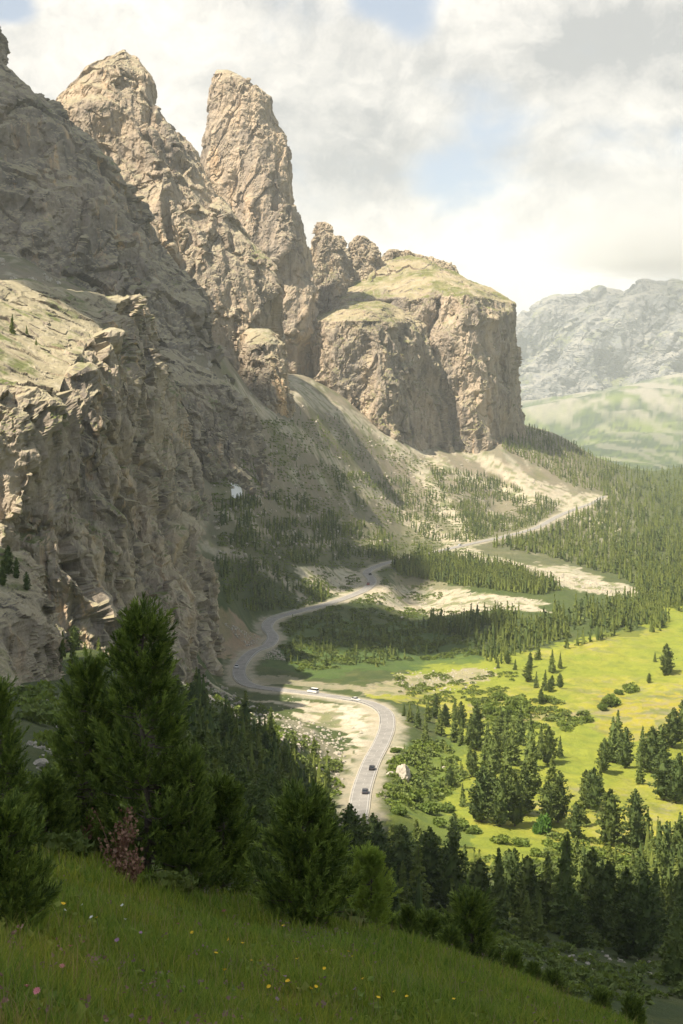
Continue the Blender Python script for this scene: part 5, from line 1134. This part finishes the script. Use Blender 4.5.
def make_car(kind, color, label, s, side):
    L, W, Hh = (4.3, 1.8, 1.45) if kind == 'car' else (5.2, 2.0, 2.1)
    t = bpy.data.objects.new('parked_car' if kind == 'parked' else 'car' if kind == 'car' else 'van', None); COL.objects.link(t); t['category'] = 'car' if kind == 'car' else 'van'; t['label'] = label; t['group'] = 'vehicles along the pass road'
    pm = paint('car_paint', color); h = L / 2
    if kind == 'car':
        body = [(-h, .35), (-h + .02, .75), (-h + .25, .92), (-h + .9, .95), (h - 1.2, .92), (h - .2, .75), (h, .55), (h, .35), (h - .3, .28), (-h + .3, .28)]
        cab = [(-h + .3, .90), (-h + .75, 1.38), (-h + 1.2, 1.45), (.15, 1.44), (h - 1.15, .93)]
    else:
        body = [(-h, .35), (-h, 1.2), (-h + .1, 1.3), (h - .9, 1.3), (h - .15, 1.05), (h, .8), (h, .35), (h - .3, .3), (-h + .3, .3)]
        cab = [(-h + .03, 1.28), (-h + .1, 2.05), (-h + .3, 2.12), (h - 1.7, 2.1), (h - .95, 1.3)]
    w = W / 2
    link('body', loft(body, [(-w, .96), (-w + .06, 1), (w - .06, 1), (w, .96)], pm, 'car_body'), t)
    link('roof', loft([(x, z + .012) for x, z in cab if z > (1.3 if kind == 'car' else 1.9)] + [(cab[3][0] - .05, cab[3][1] - .08), (cab[1][0] + .1, cab[1][1] - .06)], [(-w + .16, .98), (w - .16, .98)], pm, 'car_roof'), t)
    link('windows', loft(cab, [(-w + .1, .96), (-w + .2, 1.), (w - .2, 1.), (w - .1, .96)], glass, 'car_windows'), t)
    for sx_ in (-1, 1):
        for sy_ in (-1, 1):
            y0 = sy_ * (w - .12); V, F = tube([(sx_ * h * .62, y0 - .11, .33), (sx_ * h * .62, y0 - .1, .33), (sx_ * h * .62, y0 + .1, .33), (sx_ * h * .62, y0 + .11, .33)], [.02, .33, .33, .02], 14); wl_ = link('wheel', mesh_np('wheel', V, F, tyre, False), t)
            V, F = tube([(sx_ * h * .62, y0 + sy_ * .10, .33), (sx_ * h * .62, y0 + sy_ * .13, .33), (sx_ * h * .62, y0 + sy_ * .135, .33)], [.2, .2, .02], 12); link('rim', mesh_np('rim', V, F, rim, False), wl_)
    for sy_ in (-1, 1):
        for x_, m_, nm in ((h - .05, lampm, 'headlight'), (-h + .04, tail, 'tail_light')):
            V, F = tube([(x_ - .08, sy_ * (w - .3), .66), (x_ + .05, sy_ * (w - .3), .66), (x_ + .06, sy_ * (w - .3), .66)], [.11, .11, .01], 8); link(nm, mesh_np(nm, V, F, m_, False), t)
    p, tg = road_at(s); t.location = (p[0] - tg[1] * side, p[1] + tg[0] * side, p[2] + .02); t.rotation_euler.z = math.atan2(tg[1], tg[0]) + (PI if side > 0 else 0)
    return t
def s_near(px, py):
    qx, qy = to_px(road_f); return seglen[int(np.argmin((qx - px) ** 2 + ((qy - py)) ** 2))]
for kind, c, px, py, side, l in [('car', (.03, .03, .035), 370, 770, -1.3, 'dark car driving on the sunlit straight above the lowest trees'), ('car', (.05, .05, .06), 356, 792, -1.3, 'dark car on the lowest visible stretch of road'), ('car', (.55, .55, .56), 240, 668, 1.3, 'silver car rounding the hairpin under the cliff'), ('van', (.78, .78, .76), 311, 693, -1.3, 'white van on the level road before the gravel bend'),
                                ('car', (.6, .6, .58), 358, 700, 1.3, 'pale car entering the wide gravel bend'), ('car', (.04, .04, .05), 368, 575, -1.3, 'dark car on the upper bend above the gravel'), ('car', (.25, .04, .03), 368, 583, 1.3, 'dark red car coming down just past the upper bend'), ('car', (.7, .7, .7), 461, 545, 1.3, 'tiny white car on the high road between the woods')]:
    make_car(kind, c, l, s_near(px, py), side)
# guard rails on the outer side of the bends
stl = flat_mat('galvanised_steel', (.45, .45, .44), .45)
def guard_rail(s0, s1, side, label):
    n = int((s1 - s0) / 4) + 1; S = np.linspace(s0, s1, n); pts = []
    for s_ in S: p, tg = road_at(s_); pts.append([p[0] - tg[1] * side, p[1] + tg[0] * side, p[2]])
    pts = np.array(pts); o = bpy.data.objects.new('guard_rail', None); COL.objects.link(o); o.location = pts[0]; o['category'] = 'guard rail'; o['label'] = label; q = pts - pts[0]
    V = np.stack([q + [0, 0, .45], q + [0, 0, .78], q + [.05, .05, .78], q + [.05, .05, .45]], 1).reshape(-1, 3); link('rail', mesh_np('rail', V, grid_faces(n, 4, True), stl, False), o)
    V, F = tube([(0, 0, -.3), (0, 0, .35), (0, 0, .74)], [.06, .06, .06], 4); pm_ = mesh_np('post', V, F, stl, False)
    for k in q[:100]: link('post', pm_, o, k)
for a_, b_, sd_, l in [((245, 683), (262, 647), -3., 'steel guard rail round the hairpin under the cliff'), ((268, 645), (300, 611), 3., 'steel guard rail on the bend above the hairpin'), ((387, 724), (345, 698), 3., 'steel guard rail round the wide gravel bend'), ((362, 590), (370, 572), -3., 'steel guard rail at the upper bend above the gravel')]:
    u, v = sorted((s_near(*a_), s_near(*b_))); guard_rail(u, v, sd_, l)
print('near things', round(time.time() - T0, 1))

# pines standing on the cliff ledges
bpy.context.view_layer.update(); dgr = bpy.context.evaluated_depsgraph_get()
def rock_hit(px, py):
    x, y, z = ray(px, py); return sc.ray_cast(dgr, (0, 0, 0), Vector((float(x), float(y), float(z))).normalized())
for px, py, hp, l in [(12, 333, 19, 'lone dark spruce on the sunlit shelf above the cliff'), (27, 334, 9, 'small spruce bush beside the lone shelf spruce'), (36, 345, 8, 'tiny spruce further down the sunlit shelf'), (8, 574, 30, 'dark pine at the outer end of the crag ledge'), (16, 578, 22, 'dark pine beside the tallest one on the crag ledge'), (27, 590, 20, 'pine at the inner end of the crag ledge'), (3, 585, 26, 'dark pine cut by the picture edge on the crag ledge'), (62, 655, 26, 'spruce growing against the foot of the grey cliff')]:
    h, loc, nrm_, i_, ob, _m = rock_hit(px, py)
    if h:
        r = math.hypot(loc.x, loc.y); t = put_tree('spruce' if py < 400 or py > 640 else 'pine', (loc.x, loc.y, loc.z - .3), hp * r / FPX, px, py, 'pines on the cliff ledges', .9); REG_L = [v for v in REG.values() for q in v if q[0] == t]
        for v in REG.values(): v[:] = [q for q in v if q[0] != t]
        t['label'] = l
finish_labels()
# ---------------------------------------------------------------- unseen clouds added to shade the near slope, the valley and the ridge
clm, nt, b = new_mat('cloud'); b.inputs['Base Color'].default_value = (.85, .85, .86, 1); b.inputs['Roughness'].default_value = 1; b.inputs['Specular IOR Level'].default_value = 0
def cloud(foot, zg, zc, seed, label, thick=150):
    """an unseen cloud shaped so that its shade falls on the ground outline foot (metres) at height zg"""
    F2 = np.array(foot, float); k = (zc - zg) / sd[2]; F2 = F2 + sd[:2] * k
    n = 220; C2 = np.vstack([F2, F2[:1]]); u = np.r_[0, np.cumsum(np.linalg.norm(np.diff(C2, axis=0), axis=1))]; t = np.linspace(0, u[-1], n, endpoint=False)
    X = np.stack([np.interp(t, u, C2[:, j]) for j in (0, 1)], 1)
    for _ in range(5): X = .5 * X + .25 * (np.roll(X, 1, 0) + np.roll(X, -1, 0))
    c = X.mean(0); ph = np.linspace(.0, PI, 90); s_ = np.sin(ph)[:, None, None]
    G = np.concatenate([c + (X[None] - c) * s_ ** .7, np.broadcast_to((zc + np.cos(ph) * thick * np.where(np.cos(ph) > 0, 1., .25))[:, None, None], (90, n, 1))], -1)
    nr = grid_normals(G, True); 
    if (nr * (G - np.r_[c, zc])).sum() < 0: nr = -nr
    q = G / 95. + seed; G = G + nr * (38 * (np.abs(perlin(q)) * 2 - .6) + 20 * np.abs(perlin(q * 2.3)) + 10 * np.abs(perlin(q * 5)))[..., None]
    o = link('cloud', mesh_np('cloud', G.reshape(-1, 3), grid_faces(90, n, True), clm, True), kind='stuff'); o['label'] = label
def foot_px(l): return [tuple(P(px, 500, r)[:2]) for px, r in l]
cloud(foot_px([(-200, 40), (-150, 400), (40, 400), (105, 330), (150, 225), (300, 215), (360, 245), (450, 285), (600, 300), (760, 302), (1000, 280)]) + [(120, -60), (-60, -80)], -70, 1500, 1., 'unseen cloud added to shade the near slope', 90)
cloud(foot_px([(225, 765), (225, 835), (300, 845), (400, 845), (460, 820), (465, 780), (430, 750), (330, 740), (260, 745)]), -128, 1300, 2., 'small unseen cloud added to shade the valley bend', 90)
cloud(foot_px([(-300, 900), (-250, 1250), (60, 1300), (165, 1200), (195, 1060), (180, 900), (130, 850), (60, 840)]), 90, 1400, 3., 'unseen cloud added to shade the dark ridge', 120)
add_cloud_bank()
add_haze()
print('done', round(time.time() - T0, 1))
